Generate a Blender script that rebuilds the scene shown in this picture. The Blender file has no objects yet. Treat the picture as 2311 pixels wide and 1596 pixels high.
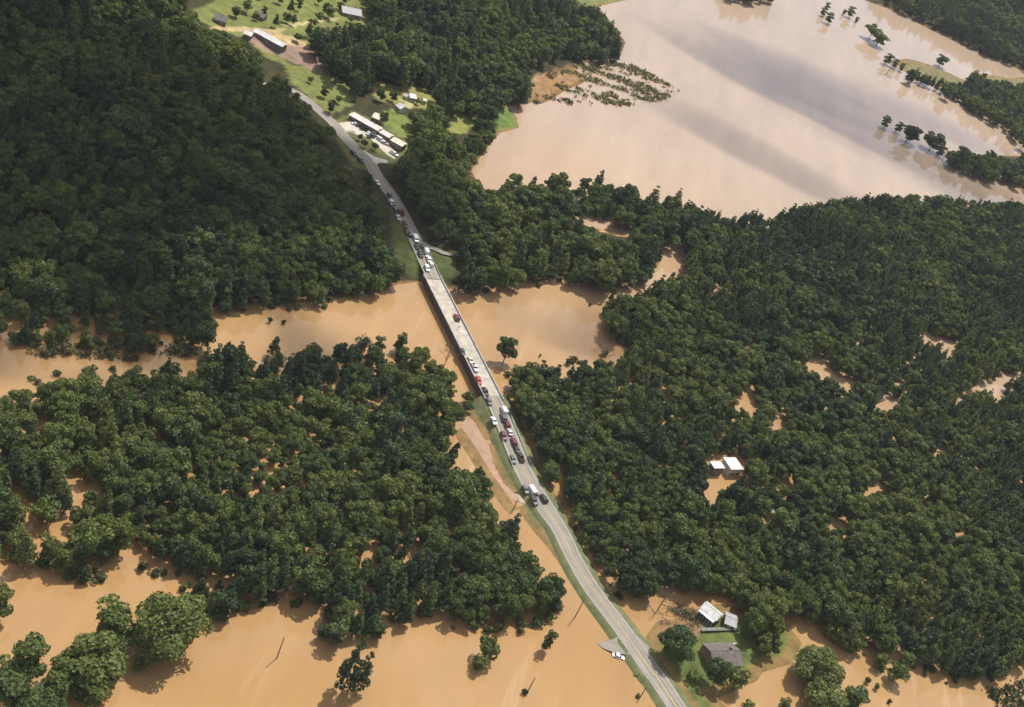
import bpy, math, random
import numpy as np
from mathutils import Matrix, Vector

# ------------------------------------------------------------------ camera
CAM_H, PITCH, ROLL, HFOV = 300.0, math.radians(32), math.radians(23), math.radians(45)
FOC = 2311 / 2 / math.tan(HFOV / 2)
FW = np.array([0, math.cos(PITCH), -math.sin(PITCH)])
_r0 = np.array([1.0, 0, 0]); _u0 = np.cross(_r0, FW)
RIGHT = math.cos(ROLL) * _r0 + math.sin(ROLL) * _u0
UP = -math.sin(ROLL) * _r0 + math.cos(ROLL) * _u0
CAMP = np.array([0, 0, CAM_H])
sc = bpy.context.scene
COL = sc.collection
cd = bpy.data.cameras.new('camera'); cam = bpy.data.objects.new('camera', cd); COL.objects.link(cam)
cd.sensor_fit = 'HORIZONTAL'; cd.angle = HFOV; cd.clip_start = 1.0; cd.clip_end = 20000
cam.matrix_world = Matrix(((RIGHT[0], UP[0], -FW[0], 0), (RIGHT[1], UP[1], -FW[1], 0),
                           (RIGHT[2], UP[2], -FW[2], CAM_H), (0, 0, 0, 1)))
sc.camera = cam
# ------------------------------------------------------------------ sky, sun, exposure
SUN_EL, SUN_AZ = math.radians(61), math.radians(17)      # azimuth clockwise from +Y
wd = bpy.data.worlds.new('World'); sc.world = wd; wd.use_nodes = True
nt = wd.node_tree; nt.nodes.clear()
def N(tree, kind, **kw):
    n = tree.nodes.new(kind)
    for k, v in kw.items(): setattr(n, k, v)
    return n
def setin(n, **kw):
    for k, v in kw.items(): n.inputs[k.replace('_', ' ')].default_value = v
sky = N(nt, 'ShaderNodeTexSky', sky_type='NISHITA', sun_disc=False, sun_elevation=SUN_EL, sun_rotation=SUN_AZ, ozone_density=2.5)
tcw = N(nt, 'ShaderNodeTexCoord'); sep = N(nt, 'ShaderNodeSeparateXYZ'); nt.links.new(tcw.outputs['Generated'], sep.inputs[0])
mz = N(nt, 'ShaderNodeMath', operation='MAXIMUM'); mz.inputs[1].default_value = 0.02; nt.links.new(sep.outputs[2], mz.inputs[0])
mz2 = N(nt, 'ShaderNodeMath', operation='ADD'); mz2.inputs[1].default_value = 0.12; nt.links.new(mz.outputs[0], mz2.inputs[0])
dx = N(nt, 'ShaderNodeMath', operation='DIVIDE'); dy = N(nt, 'ShaderNodeMath', operation='DIVIDE')
nt.links.new(sep.outputs[0], dx.inputs[0]); nt.links.new(mz2.outputs[0], dx.inputs[1])
nt.links.new(sep.outputs[1], dy.inputs[0]); nt.links.new(mz2.outputs[0], dy.inputs[1])
cmb = N(nt, 'ShaderNodeCombineXYZ'); nt.links.new(dx.outputs[0], cmb.inputs[0]); nt.links.new(dy.outputs[0], cmb.inputs[1])
cmb.inputs[2].default_value = 3.7
cn = N(nt, 'ShaderNodeTexNoise'); setin(cn, Scale=0.95, Detail=6.0, Roughness=0.55); nt.links.new(cmb.outputs[0], cn.inputs['Vector'])
cr = N(nt, 'ShaderNodeValToRGB'); cr.color_ramp.elements[0].position = 0.47; cr.color_ramp.elements[1].position = 0.63
nt.links.new(cn.outputs[0], cr.inputs[0])
cm = N(nt, 'ShaderNodeMix', data_type='RGBA'); nt.links.new(cr.outputs[0], cm.inputs[0])
nt.links.new(sky.outputs[0], cm.inputs[6]); cm.inputs[7].default_value = (11, 10.6, 10.4, 1)
bg = N(nt, 'ShaderNodeBackground'); bg.inputs[1].default_value = 0.085
nt.links.new(cm.outputs[2], bg.inputs[0])
wo = N(nt, 'ShaderNodeOutputWorld'); nt.links.new(bg.outputs[0], wo.inputs[0])
sl = bpy.data.lights.new('sun', 'SUN'); sl.energy = 4.2; sl.angle = math.radians(0.6); sl.color = (1.0, 0.955, 0.87)
so = bpy.data.objects.new('sun', sl); COL.objects.link(so)
SD = Vector((math.sin(SUN_AZ) * math.cos(SUN_EL), math.cos(SUN_AZ) * math.cos(SUN_EL), math.sin(SUN_EL)))
so.rotation_euler = SD.to_track_quat('Z', 'Y').to_euler(); so.location = (0, 600, 900)
sc.view_settings.view_transform = 'Standard'; sc.view_settings.look = 'None'
sc.view_settings.exposure = 0.35; sc.view_settings.gamma = 1.0
sc.render.engine = 'CYCLES'
cy = sc.cycles
cy.max_bounces = 5; cy.diffuse_bounces = 2; cy.glossy_bounces = 2; cy.transmission_bounces = 3
cy.transparent_max_bounces = 8; cy.volume_bounces = 0
cy.use_denoising = True; cy.use_adaptive_sampling = True

# ------------------------------------------------------------------ geometry helpers
def ray(px, py): return FW + (px - 1155.5) / FOC * RIGHT - (py - 798) / FOC * UP
def at(px, py, z=0.0):
    d = ray(px, py); t = (z - CAM_H) / d[2]
    return CAMP + t * d
def proj(P):
    q = np.asarray(P, float) - CAMP; z = q @ FW
    return 1155.5 + FOC * (q @ RIGHT) / z, 798 - FOC * (q @ UP) / z
def inside(poly, X, Y):
    poly = np.asarray(poly, float); X = np.asarray(X, float); Y = np.asarray(Y, float)
    r = np.zeros(X.shape, bool); n = len(poly)
    for i in range(n):
        x1, y1 = poly[i]; x2, y2 = poly[(i + 1) % n]
        if y1 == y2: continue
        c = (y1 > Y) != (y2 > Y)
        r ^= c & (X < (x2 - x1) * (Y - y1) / (y2 - y1) + x1)
    return r
def dist_seg(poly, X, Y, closed=True):
    poly = np.asarray(poly, float); best = np.full(X.shape, 1e12)
    m = len(poly) if closed else len(poly) - 1
    for i in range(m):
        a = poly[i][:2]; b = poly[(i + 1) % len(poly)][:2]; ab = b - a
        t = np.clip(((X - a[0]) * ab[0] + (Y - a[1]) * ab[1]) / (ab @ ab + 1e-9), 0, 1)
        best = np.minimum(best, (X - a[0] - t * ab[0]) ** 2 + (Y - a[1] - t * ab[1]) ** 2)
    return np.sqrt(best)
def sdist(poly, X, Y):
    d = dist_seg(poly, X, Y)
    return np.where(inside(np.asarray(poly)[:, :2], X, Y), d, -d)
def smooth(a, b, x):
    t = np.clip((x - a) / (b - a), 0, 1); return t * t * (3 - 2 * t)
def wpoly(pts, z=0.0): return np.array([at(p[0], p[1], z)[:2] for p in pts])
_rs = np.random.RandomState(5)
_NG = _rs.rand(64, 64)
def vnoise(x, y):
    xi = np.floor(x).astype(int); yi = np.floor(y).astype(int); fx = x - xi; fy = y - yi
    fx = fx * fx * (3 - 2 * fx); fy = fy * fy * (3 - 2 * fy)
    g = lambda a, b: _NG[a % 64, b % 64]
    return (g(xi, yi) * (1 - fx) + g(xi + 1, yi) * fx) * (1 - fy) + (g(xi, yi + 1) * (1 - fx) + g(xi + 1, yi + 1) * fx) * fy
def fbm(x, y): return vnoise(x, y) * .55 + vnoise(x * 2.1 + 7, y * 2.1 + 3) * .28 + vnoise(x * 4.3 + 1, y * 4.3 + 9) * .17
# ------------------------------------------------------------------ object helpers
def tag(o, label=None, cat=None, group=None, kind=None):
    if label: o['label'] = label
    if cat: o['category'] = cat
    if group: o['group'] = group
    if kind: o['kind'] = kind
    return o
def mk(name, verts, faces, mat, parent=None, smooth_=False, mesh=None):
    if mesh is None:
        mesh = bpy.data.meshes.new(name)
        v = verts.tolist() if isinstance(verts, np.ndarray) else verts
        f = faces.tolist() if isinstance(faces, np.ndarray) else faces
        mesh.from_pydata(v, [], f); mesh.materials.append(mat)
        if smooth_: mesh.polygons.foreach_set('use_smooth', [True] * len(mesh.polygons))
        mesh.update()
    o = bpy.data.objects.new(name, mesh); COL.objects.link(o)
    if parent: o.parent = parent
    return o
def empty(name, loc, rz=0.0, label=None, cat=None, group=None):
    o = bpy.data.objects.new(name, None); COL.objects.link(o); o.location = loc; o.rotation_euler = (0, 0, rz)
    o.empty_display_size = 1.0
    return tag(o, label, cat, group)
class MB:
    def __init__(s): s.v = []; s.f = []
    def add(s, v, f):
        b = len(s.v); s.v += [tuple(map(float, p)) for p in v]; s.f += [tuple(i + b for i in q) for q in f]; return s
    def box(s, x0, x1, y0, y1, z0, z1):
        return s.add([(x0, y0, z0), (x1, y0, z0), (x1, y1, z0), (x0, y1, z0), (x0, y0, z1), (x1, y0, z1), (x1, y1, z1), (x0, y1, z1)],
                     [(3, 2, 1, 0), (4, 5, 6, 7), (0, 1, 5, 4), (1, 2, 6, 5), (2, 3, 7, 6), (3, 0, 4, 7)])
    def tube(s, a, b, r0, r1, n=7):
        a = np.array(a, float); b = np.array(b, float); d = b - a; d /= np.linalg.norm(d) + 1e-9
        u = np.cross(d, [0.3, 0.2, 1.0] if abs(d[2]) < .95 else [1.0, 0, 0]); u /= np.linalg.norm(u); w = np.cross(d, u)
        vs = []
        for p, r in ((a, r0), (b, r1)):
            for k in range(n):
                t = 2 * math.pi * k / n; vs.append(p + r * (math.cos(t) * u + math.sin(t) * w))
        fs = [(k, (k + 1) % n, n + (k + 1) % n, n + k) for k in range(n)] + [tuple(range(n - 1, -1, -1)), tuple(range(n, 2 * n))]
        return s.add(vs, fs)
    def prism(s, prof, y0, y1):       # profile in x,z extruded along y
        n = len(prof)
        vs = [(p[0], y0, p[1]) for p in prof] + [(p[0], y1, p[1]) for p in prof]
        return s.add(vs, [tuple(range(n)), tuple(range(2 * n - 1, n - 1, -1))] + [(k, n + k, n + (k + 1) % n, (k + 1) % n) for k in range(n)])
    def obj(s, name, mat, parent=None, smooth_=False): return mk(name, s.v, s.f, mat, parent, smooth_)
    def mesh(s, name, mat):
        m = bpy.data.meshes.new(name); m.from_pydata(s.v, [], s.f); m.materials.append(mat); m.update(); return m
# ------------------------------------------------------------------ materials
def mat_base(name):
    m = bpy.data.materials.new(name); m.use_nodes = True
    t = m.node_tree; b = t.nodes['Principled BSDF']; return m, t, b
def ramp(t, stops, fac):
    r = N(t, 'ShaderNodeValToRGB'); e = r.color_ramp.elements
    while len(e) < len(stops): e.new(0.5)
    for k, (p, c) in enumerate(stops): e[k].position = p; e[k].color = (*c, 1)
    t.links.new(fac, r.inputs[0]); return r.outputs[0]
def noise(t, scale, detail=4, rough=.55, coord='pos', stretch=None, rot=0.0):
    if coord == 'pos': src = N(t, 'ShaderNodeNewGeometry').outputs['Position']
    else: src = N(t, 'ShaderNodeTexCoord').outputs['Object']
    if stretch is not None:
        mp = N(t, 'ShaderNodeMapping'); mp.inputs['Scale'].default_value = stretch; mp.inputs['Rotation'].default_value = (0, 0, rot)
        t.links.new(src, mp.inputs[0]); src = mp.outputs[0]
    n = N(t, 'ShaderNodeTexNoise'); setin(n, Scale=scale, Detail=detail, Roughness=rough); t.links.new(src, n.inputs['Vector'])
    return n.outputs[0]
def mixc(t, a, b, fac, mode='MIX'):
    m = N(t, 'ShaderNodeMix', data_type='RGBA', blend_type=mode)
    for v, i in ((a, 6), (b, 7), (fac, 0)):
        if hasattr(v, 'links'): t.links.new(v, m.inputs[i])
        else: m.inputs[i].default_value = v if i == 0 else (*v, 1)
    return m.outputs[2]
def plain(name, col, rough=.6, scale=1.2, amt=.25, metal=0.0, spec=.4):
    m, t, b = mat_base(name)
    lo = tuple(c * (1 - amt) for c in col); hi = tuple(min(1, c * (1 + amt)) for c in col)
    t.links.new(ramp(t, [(.3, lo), (.7, hi)], noise(t, scale)), b.inputs['Base Color'])
    setin(b, Roughness=rough, Metallic=metal); b.inputs['Specular IOR Level'].default_value = spec
    return m
def bump(t, b, h, dist=.1, strength=.5):
    n = N(t, 'ShaderNodeBump'); setin(n, Distance=dist, Strength=strength)
    t.links.new(h, n.inputs['Height']); t.links.new(n.outputs[0], b.inputs['Normal'])

def foliage(name, stops, trans=.25):
    m, t, b = mat_base(name)
    rnd = N(t, 'ShaderNodeObjectInfo').outputs['Random']
    reg = noise(t, .011, 3)
    mm = N(t, 'ShaderNodeMath', operation='MULTIPLY_ADD'); mm.inputs[1].default_value = 0.8
    t.links.new(rnd, mm.inputs[0])
    rg = N(t, 'ShaderNodeMath', operation='MULTIPLY_ADD'); rg.inputs[1].default_value = 2.3; rg.inputs[2].default_value = -.98
    t.links.new(reg, rg.inputs[0]); t.links.new(rg.outputs[0], mm.inputs[2])
    c = ramp(t, stops, mm.outputs[0])
    c = mixc(t, c, ramp(t, [(.3, (.6, .6, .64)), (.72, (1.35, 1.3, 1.12))], noise(t, .6, 2)), 1.0, 'MULTIPLY')
    t.links.new(c, b.inputs['Base Color']); setin(b, Roughness=.55); b.inputs['Specular IOR Level'].default_value = .25
    tr = N(t, 'ShaderNodeBsdfTranslucent')
    t.links.new(mixc(t, c, (1.0, 1.15, .45), 1.0, 'MULTIPLY'), tr.inputs[0])
    ms = N(t, 'ShaderNodeMixShader'); ms.inputs[0].default_value = trans
    t.links.new(b.outputs[0], ms.inputs[1]); t.links.new(tr.outputs[0], ms.inputs[2])
    t.links.new(ms.outputs[0], t.nodes['Material Output'].inputs['Surface'])
    return m
M = {}
M['leaf'] = foliage('broadleaf_foliage', [(0, (.037, .064, .03)), (.25, (.06, .094, .037)), (.5, (.09, .126, .042)), (.75, (.13, .165, .044)), (.92, (.135, .165, .045)), (1, (.14, .165, .048))], .32)
M['pine'] = foliage('pine_foliage', [(0, (.034, .06, .034)), (.4, (.056, .09, .042)), (.75, (.09, .128, .044)), (1, (.15, .17, .055))], .22)
M['shrub'] = foliage('shrub_foliage', [(0, (.05, .06, .025)), (.5, (.09, .1, .035)), (1, (.16, .15, .06))])
M['bark'] = plain('bark', (.11, .085, .065), .9, 3)
M['drybrush'] = plain('dry_brush', (.2, .15, .1), .9, 2)
# muddy flood water: golden near the road, paler and greyer in the lake
m, t, b = mat_base('muddy_water'); M['water'] = m
big = noise(t, .006, 4, .55); st = noise(t, .05, 5, .65, stretch=(1, .16, 1), rot=math.radians(-40))
c = ramp(t, [(.3, (.325, .185, .072)), (.5, (.345, .205, .087)), (.7, (.355, .222, .105))], big)
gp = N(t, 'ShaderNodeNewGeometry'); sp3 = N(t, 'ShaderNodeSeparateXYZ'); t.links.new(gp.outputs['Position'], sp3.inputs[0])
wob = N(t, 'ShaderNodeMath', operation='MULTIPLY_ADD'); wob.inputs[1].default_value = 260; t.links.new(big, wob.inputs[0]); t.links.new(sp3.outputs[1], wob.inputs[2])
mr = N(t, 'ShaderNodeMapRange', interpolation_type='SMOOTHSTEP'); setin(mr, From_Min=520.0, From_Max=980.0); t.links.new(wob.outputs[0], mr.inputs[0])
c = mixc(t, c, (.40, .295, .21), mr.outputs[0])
c = mixc(t, c, ramp(t, [(.3, (.86, .86, .88)), (.5, (1, 1, 1)), (.68, (1.12, 1.12, 1.12))], st), .75, 'MULTIPLY')
fs_ = noise(t, .22, 5, .7, stretch=(1, .09, 1), rot=math.radians(-43)); fm = noise(t, .02, 3, .6)
f1 = N(t, 'ShaderNodeMapRange'); setin(f1, From_Min=.56, From_Max=.7); t.links.new(fs_, f1.inputs[0])
f2 = N(t, 'ShaderNodeMapRange'); setin(f2, From_Min=.46, From_Max=.62, To_Max=.55); t.links.new(fm, f2.inputs[0])
fx = N(t, 'ShaderNodeMath', operation='MULTIPLY'); t.links.new(f1.outputs[0], fx.inputs[0]); t.links.new(f2.outputs[0], fx.inputs[1])
c = mixc(t, c, (.47, .36, .25), fx.outputs[0])
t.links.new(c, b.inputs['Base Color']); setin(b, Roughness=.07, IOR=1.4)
wv = noise(t, .5, 4, .65, stretch=(1, .35, 1), rot=math.radians(-38))
bump(t, b, wv, .045, .3)
# asphalt / concrete roads
m, t, b = mat_base('road_asphalt'); M['road'] = m
at_uv = N(t, 'ShaderNodeAttribute', attribute_name='across')
wvx = N(t, 'ShaderNodeMath', operation='MULTIPLY'); wvx.inputs[1].default_value = 1.0
t.links.new(at_uv.outputs['Fac'], wvx.inputs[0])
cxyz = N(t, 'ShaderNodeCombineXYZ'); al = N(t, 'ShaderNodeAttribute', attribute_name='along')
t.links.new(wvx.outputs[0], cxyz.inputs[0]); t.links.new(al.outputs['Fac'], cxyz.inputs[1])
sn = N(t, 'ShaderNodeTexNoise'); setin(sn, Scale=1.0, Detail=3.0); 
mp = N(t, 'ShaderNodeMapping'); mp.inputs['Scale'].default_value = (1.1, .012, 1); t.links.new(cxyz.outputs[0], mp.inputs[0]); t.links.new(mp.outputs[0], sn.inputs['Vector'])
c = ramp(t, [(.3, (.15, .135, .118)), (.5, (.225, .203, .175)), (.7, (.29, .258, .218))], sn.outputs[0])
c = mixc(t, c, ramp(t, [(.3, (.85, .85, .85)), (.7, (1.12, 1.1, 1.06))], noise(t, .12, 5)), 1, 'MULTIPLY')
t.links.new(c, b.inputs['Base Color']); setin(b, Roughness=.8)
M['deck'] = plain('bridge_concrete', (.37, .335, .292), .8, .3, .28)
M['parapet'] = plain('parapet_concrete', (.36, .34, .3), .8, .5, .2)
M['lotconc'] = plain('pale_concrete', (.44, .40, .32), .85, .3, .16)
M['gravel'] = plain('gravel', (.42, .35, .23), .95, .4, .2)
M['mud'] = plain('wet_mud', (.27, .155, .09), .5, .2, .2)
M['pinkdirt'] = plain('pink_dirt', (.34, .25, .22), .95, .25, .3)
M['yellow'] = plain('yellow_paint', (.55, .4, .08), .7); M['white'] = plain('white_paint', (.42, .41, .38), .7)
# terrain: colour attribute x noise
m, t, b = mat_base('land'); M['land'] = m
ca = N(t, 'ShaderNodeAttribute', attribute_name='soil')
c = mixc(t, ca.outputs['Color'], ramp(t, [(.3, (.6, .62, .6)), (.7, (1.35, 1.3, 1.15))], noise(t, .16, 6, .65)), 1, 'MULTIPLY')
t.links.new(c, b.inputs['Base Color']); setin(b, Roughness=.95); b.inputs['Specular IOR Level'].default_value = .1
bump(t, b, noise(t, 1.5, 4), .4, .6)
m, t, b = mat_base('verge_grass'); M['grass'] = m
c = ramp(t, [(.3, (.08, .1, .035)), (.55, (.13, .14, .055)), (.75, (.24, .21, .1))], noise(t, .25, 5, .65))
t.links.new(c, b.inputs['Base Color']); setin(b, Roughness=.95); bump(t, b, noise(t, 2.5, 3), .3, .7)

# ------------------------------------------------------------------ road line (image traces turned into ground points)
RC = [(2100, 2480, 1.4, 8.0), (1527, 1596, 1.4, 8.0), (1473, 1518, 1.4, 8.0), (1403, 1418, 1.5, 7.6), (1338, 1331, 1.5, 7.6), (1298, 1264, 1.5, 7.4),
      (1265, 1197, 1.6, 7.6), (1232, 1147, 1.7, 8.6), (1183, 1064, 2.0, 8.4), (1142, 965, 2.8, 8.0), (1110, 893, 4.0, 8.0),
      (979, 630, 4.2, 7.6), (931, 527, 4.6, 7.4), (890, 451, 5.4, 7.4), (850, 395, 6.2, 7.4), (834, 368, 6.8, 7.4), (802, 335, 7.6, 7.4),
      (776, 307, 8.4, 7.4), (757, 283, 9.2, 7.0), (733, 261, 10.2, 6.5), (688, 222, 12.3, 6.0), (664, 206, 13.5, 6.0), (630, 196, 16, 6.0), (590, 190, 19, 6.0)]
RP = np.array([at(p[0], p[1], p[2]) for p in RC]); RW = np.array([p[3] for p in RC])
def catmull(P, W, step=2.0):
    out = []; wo_ = []
    for i in range(len(P) - 1):
        p0 = P[max(i - 1, 0)]; p1 = P[i]; p2 = P[i + 1]; p3 = P[min(i + 2, len(P) - 1)]
        n = max(2, int(np.linalg.norm(p2 - p1) / step))
        straight = abs(RC[i][0] - 1110) < 1 if P is RP else False
        for k in range(n):
            s = k / n
            if straight: q = p1 + (p2 - p1) * s
            else: q = .5 * ((2 * p1) + (-p0 + p2) * s + (2 * p0 - 5 * p1 + 4 * p2 - p3) * s * s + (-p0 + 3 * p1 - 3 * p2 + p3) * s ** 3)
            out.append(q); wo_.append(W[i] + (W[i + 1] - W[i]) * s)
    out.append(P[-1]); wo_.append(W[-1]); return np.array(out), np.array(wo_)
CL, CW = catmull(RP, RW)
TAN = np.gradient(CL, axis=0); TAN[:, 2] = 0; TAN /= np.linalg.norm(TAN, axis=1)[:, None]
PER = np.stack([TAN[:, 1], -TAN[:, 0], np.zeros(len(TAN))], 1)       # to the right of travel away from the camera
S = np.concatenate([[0], np.cumsum(np.linalg.norm(np.diff(CL, axis=0), axis=1))])
iB0 = int(np.argmin(np.linalg.norm(CL - RP[10], axis=1))); iB1 = int(np.argmin(np.linalg.norm(CL - RP[11], axis=1)))
def road_near(p):
    i = int(np.argmin((CL[:, 0] - p[0]) ** 2 + (CL[:, 1] - p[1]) ** 2)); return i
def strip(name, i0, i1, offs, zoff, mat, kind='structure', nseg=1):
    """strip following the road between samples; offs = list of (lateral, dz) or callables"""
    vs = []; k = len(offs)
    for i in range(i0, i1 + 1):
        for (l, dz) in offs:
            lo = l(i) if callable(l) else l
            p = CL[i] + PER[i] * lo; vs.append((p[0], p[1], p[2] + zoff + dz))
    fs = []
    for i in range(i1 - i0):
        for j in range(k - 1):
            a = i * k + j; fs.append((a, a + 1, a + k + 1, a + k))
    o = mk(name, vs, fs, mat, None, True)
    me = o.data
    A = me.attributes.new('across', 'FLOAT', 'POINT'); B = me.attributes.new('along', 'FLOAT', 'POINT')
    A.data.foreach_set('value', [float((l(i) if callable(l) else l)) for i in range(i0, i1 + 1) for (l, dz) in offs])
    B.data.foreach_set('value', [float(S[i]) for i in range(i0, i1 + 1) for _ in offs])
    return tag(o, kind=kind)

# ------------------------------------------------------------------ land
north = np.vstack([wpoly([(-300, 560), (0, 672), (200, 696), (500, 692), (620, 686), (740, 678), (830, 660), (900, 642), (955, 634), (1010, 652), (1080, 655), (1130, 642),
        (1250, 630), (1340, 642), (1400, 652), (1440, 640), (1480, 606), (1500, 575), (1480, 545), (1380, 520), (1280, 505), (1150, 475), (1085, 425), (1064, 385),
        (1090, 345), (1128, 300), (1172, 288), (1165, 262), (1145, 240), (1190, 236), (1208, 196), (1260, 160), (1330, 140), (1400, 130), (1412, 95), (1375, 45), (1350, 15), (1400, 3), (1470, -8)]),
        np.array([[60, 1500], [-100, 2500], [-2500, 2500], [-2500, -200], [-500, 100]])])
farshore = np.vstack([wpoly([(1880, -60), (1950, 0), (2010, 22), (2130, 82), (2230, 130), (2290, 150), (2311, 168), (2420, 230)]), np.array([[900, 1500], [2500, 1500], [2500, 4000], [300, 4000]])])
island = np.vstack([wpoly([(2020, 142), (2050, 134), (2100, 148), (2150, 170), (2185, 188), (2195, 165), (2290, 180), (2311, 175), (2420, 210), (2420, 420), (2311, 320), (2290, 305), (2200, 240), (2110, 196), (2060, 175)])])
hedge = wpoly([(2140, 362), (2200, 352), (2311, 355), (2420, 380), (2420, 470), (2311, 440), (2300, 405), (2220, 395), (2160, 380)])
yard = wpoly([(1474, 1468), (1500, 1505), (1560, 1600), (1600, 1660), (1640, 1620), (1632, 1598), (1600, 1570), (1640, 1555), (1700, 1530), (1712, 1510), (1780, 1490), (1800, 1450), (1760, 1400), (1690, 1390), (1640, 1370), (1590, 1375), (1560, 1400), (1490, 1410), (1468, 1440)])
brush_bank = wpoly([(1200, 200), (1215, 175), (1260, 165), (1290, 160), (1300, 180), (1260, 195), (1230, 215), (1205, 225)])
gi1 = wpoly([(1050, 905), (1085, 900), (1108, 935), (1122, 985), (1098, 990), (1075, 950), (1052, 930)])
gi2 = wpoly([(1106, 1003), (1134, 1005), (1180, 1105), (1162, 1112), (1140, 1090), (1118, 1050)])
gi3 = wpoly([(1036, 968), (1050, 985), (1100, 1060), (1125, 1100), (1158, 1148), (1150, 1156), (1120, 1118), (1090, 1070), (1050, 1010), (1034, 985)])
gi4 = wpoly([(1173, 1146), (1200, 1140), (1225, 1165), (1262, 1235), (1290, 1285), (1280, 1290), (1240, 1235), (1205, 1195), (1185, 1168)])
gi5 = wpoly([(1128, 890), (1160, 910), (1185, 985), (1212, 1030), (1232, 1075), (1250, 1110), (1225, 1100), (1180, 1020), (1150, 960)])
drive1 = wpoly([(1350, 1452), (1368, 1444), (1395, 1440), (1420, 1430), (1440, 1468), (1415, 1478), (1385, 1474), (1360, 1464)])
spit = wpoly([(1232, 1122), (1262, 1122), (1290, 1135), (1285, 1147), (1255, 1145), (1240, 1160)])
LANDS = [(gi1, .10, 1.0), (gi2, .12, 1.0), (gi3, .10, .6), (gi4, .14, 1.0), (gi5, .12, 1.2), (island, .05, 3), (hedge, .06, 1.5), (yard, .07, 1.7), (brush_bank, .02, .35), (spit, .12, .9)]
def road_d(X, Y):
    seg = CL[::3]
    best = np.full(X.shape, 1e12); zz = np.zeros(X.shape)
    for i in range(len(seg) - 1):
        a = seg[i]; b_ = seg[i + 1]; ab = (b_ - a)[:2]
        t_ = np.clip(((X - a[0]) * ab[0] + (Y - a[1]) * ab[1]) / (ab @ ab + 1e-9), 0, 1)
        d = (X - a[0] - t_ * ab[0]) ** 2 + (Y - a[1] - t_ * ab[1]) ** 2
        k = d < best; best = np.where(k, d, best); zz = np.where(k, a[2] + (b_[2] - a[2]) * t_, zz)
    return np.sqrt(best), zz
_far0 = CL[iB1]
LOTP = wpoly([(765, 268), (792, 262), (930, 340), (895, 372), (850, 362), (800, 330), (768, 300)], 8)
def terrain(X, Y):
    X = np.asarray(X, float); Y = np.asarray(Y, float)
    h = np.full(X.shape, -1.3)
    sd = sdist(north, X, Y)
    bank = np.clip(sd * .16, -1.3, 3.2) + smooth(10, 70, sd) * 2.5
    # hill to the left of the road
    left = (X - _far0[0]) * -.75 + (Y - _far0[1]) * -.66          # signed distance west of the road line
    bankd = (X + 187) * -.67 + (Y - 368) * .745
    hill = 46 * smooth(0, 230, bankd) * smooth(8, 190, left) + 13 * smooth(80, 330, bankd) * smooth(-150, 40, left)
    hill *= smooth(0, 90, sd)
    bump_ = (fbm(X * .012, Y * .012) - .5) * 10 * smooth(40, 160, sd)
    nh = bank + hill + bump_
    rd, rz = road_d(X, Y)
    on_north = smooth(0, 12, sd)
    nh = np.where(sd > 0, nh * (1 - (1 - smooth(6, 34, rd)) * on_north) + (rz - .25) * (1 - smooth(6, 34, rd)) * on_north, nh)
    ld = sdist(LOTP, X, Y); kl = smooth(-14, 0, ld)
    nh = nh * (1 - kl) + (rz - .38) * kl
    nh = np.where(rd < 5.5, np.minimum(nh, rz - .22), nh)
    h = np.maximum(h, np.where(sd > -12, nh, -1.3))
    for poly, sl_, mx in LANDS:
        x0, y0 = poly.min(0) - 20; x1, y1 = poly.max(0) + 20
        k = (X > x0) & (X < x1) & (Y > y0) & (Y < y1)
        if k.any():
            v = np.full(X.shape, -1.3); s_ = sdist(poly, X[k], Y[k]); v[k] = np.clip(s_ * sl_ + .12, -1.3, mx); h = np.maximum(h, v)
    sf = sdist(farshore, X, Y)
    h = np.maximum(h, np.clip(sf * .2, -1.3, 4) + 34 * smooth(30, 420, sf) + (fbm(X * .008 + 5, Y * .008) - .5) * 14 * smooth(40, 200, sf))
    k = (sd < 0) & (rd < 5.0)
    h = np.where(k, np.minimum(h, rz - .22), h)
    return h
def tz(x, y): return float(terrain(np.array([x]), np.array([y]))[0])
def ground_at(px, py, lift=0.0):
    """ground point seen at an image position"""
    d = ray(px, py); ts = np.linspace(300, 2600, 1200) / np.linalg.norm(d)
    P = CAMP[None] + ts[:, None] * d[None]
    g = np.maximum(terrain(P[:, 0], P[:, 1]), 0) + lift
    i = int(np.argmax(P[:, 2] < g)); a, b_ = P[i - 1], P[i]
    fa = a[2] - g[i - 1]; fb = g[i] - b_[2]
    p = a + (b_ - a) * fa / (fa + fb + 1e-9)
    return p
def coords(lo, f0, f1, hi, fine, coarse):
    mid = np.arange(f0, f1 + .1, fine); L = []; x = f0; s = fine
    while x > lo: s = min(s * 1.25, coarse if x > lo * .35 else 400); x -= s; L.append(x)
    Rr = []; x = f1; s = fine
    while x < hi: s = min(s * 1.15, coarse if x < 1600 else 500); x += s; Rr.append(x)
    return np.array(L[::-1] + list(mid) + Rr)
gx = coords(-4500, -260, 190, 5500, 2.2, 9); gy = coords(-2500, 290, 740, 7500, 2.2, 9)
GX, GY = np.meshgrid(gx, gy); GZ = terrain(GX.ravel(), GY.ravel()).reshape(GX.shape)
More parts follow.
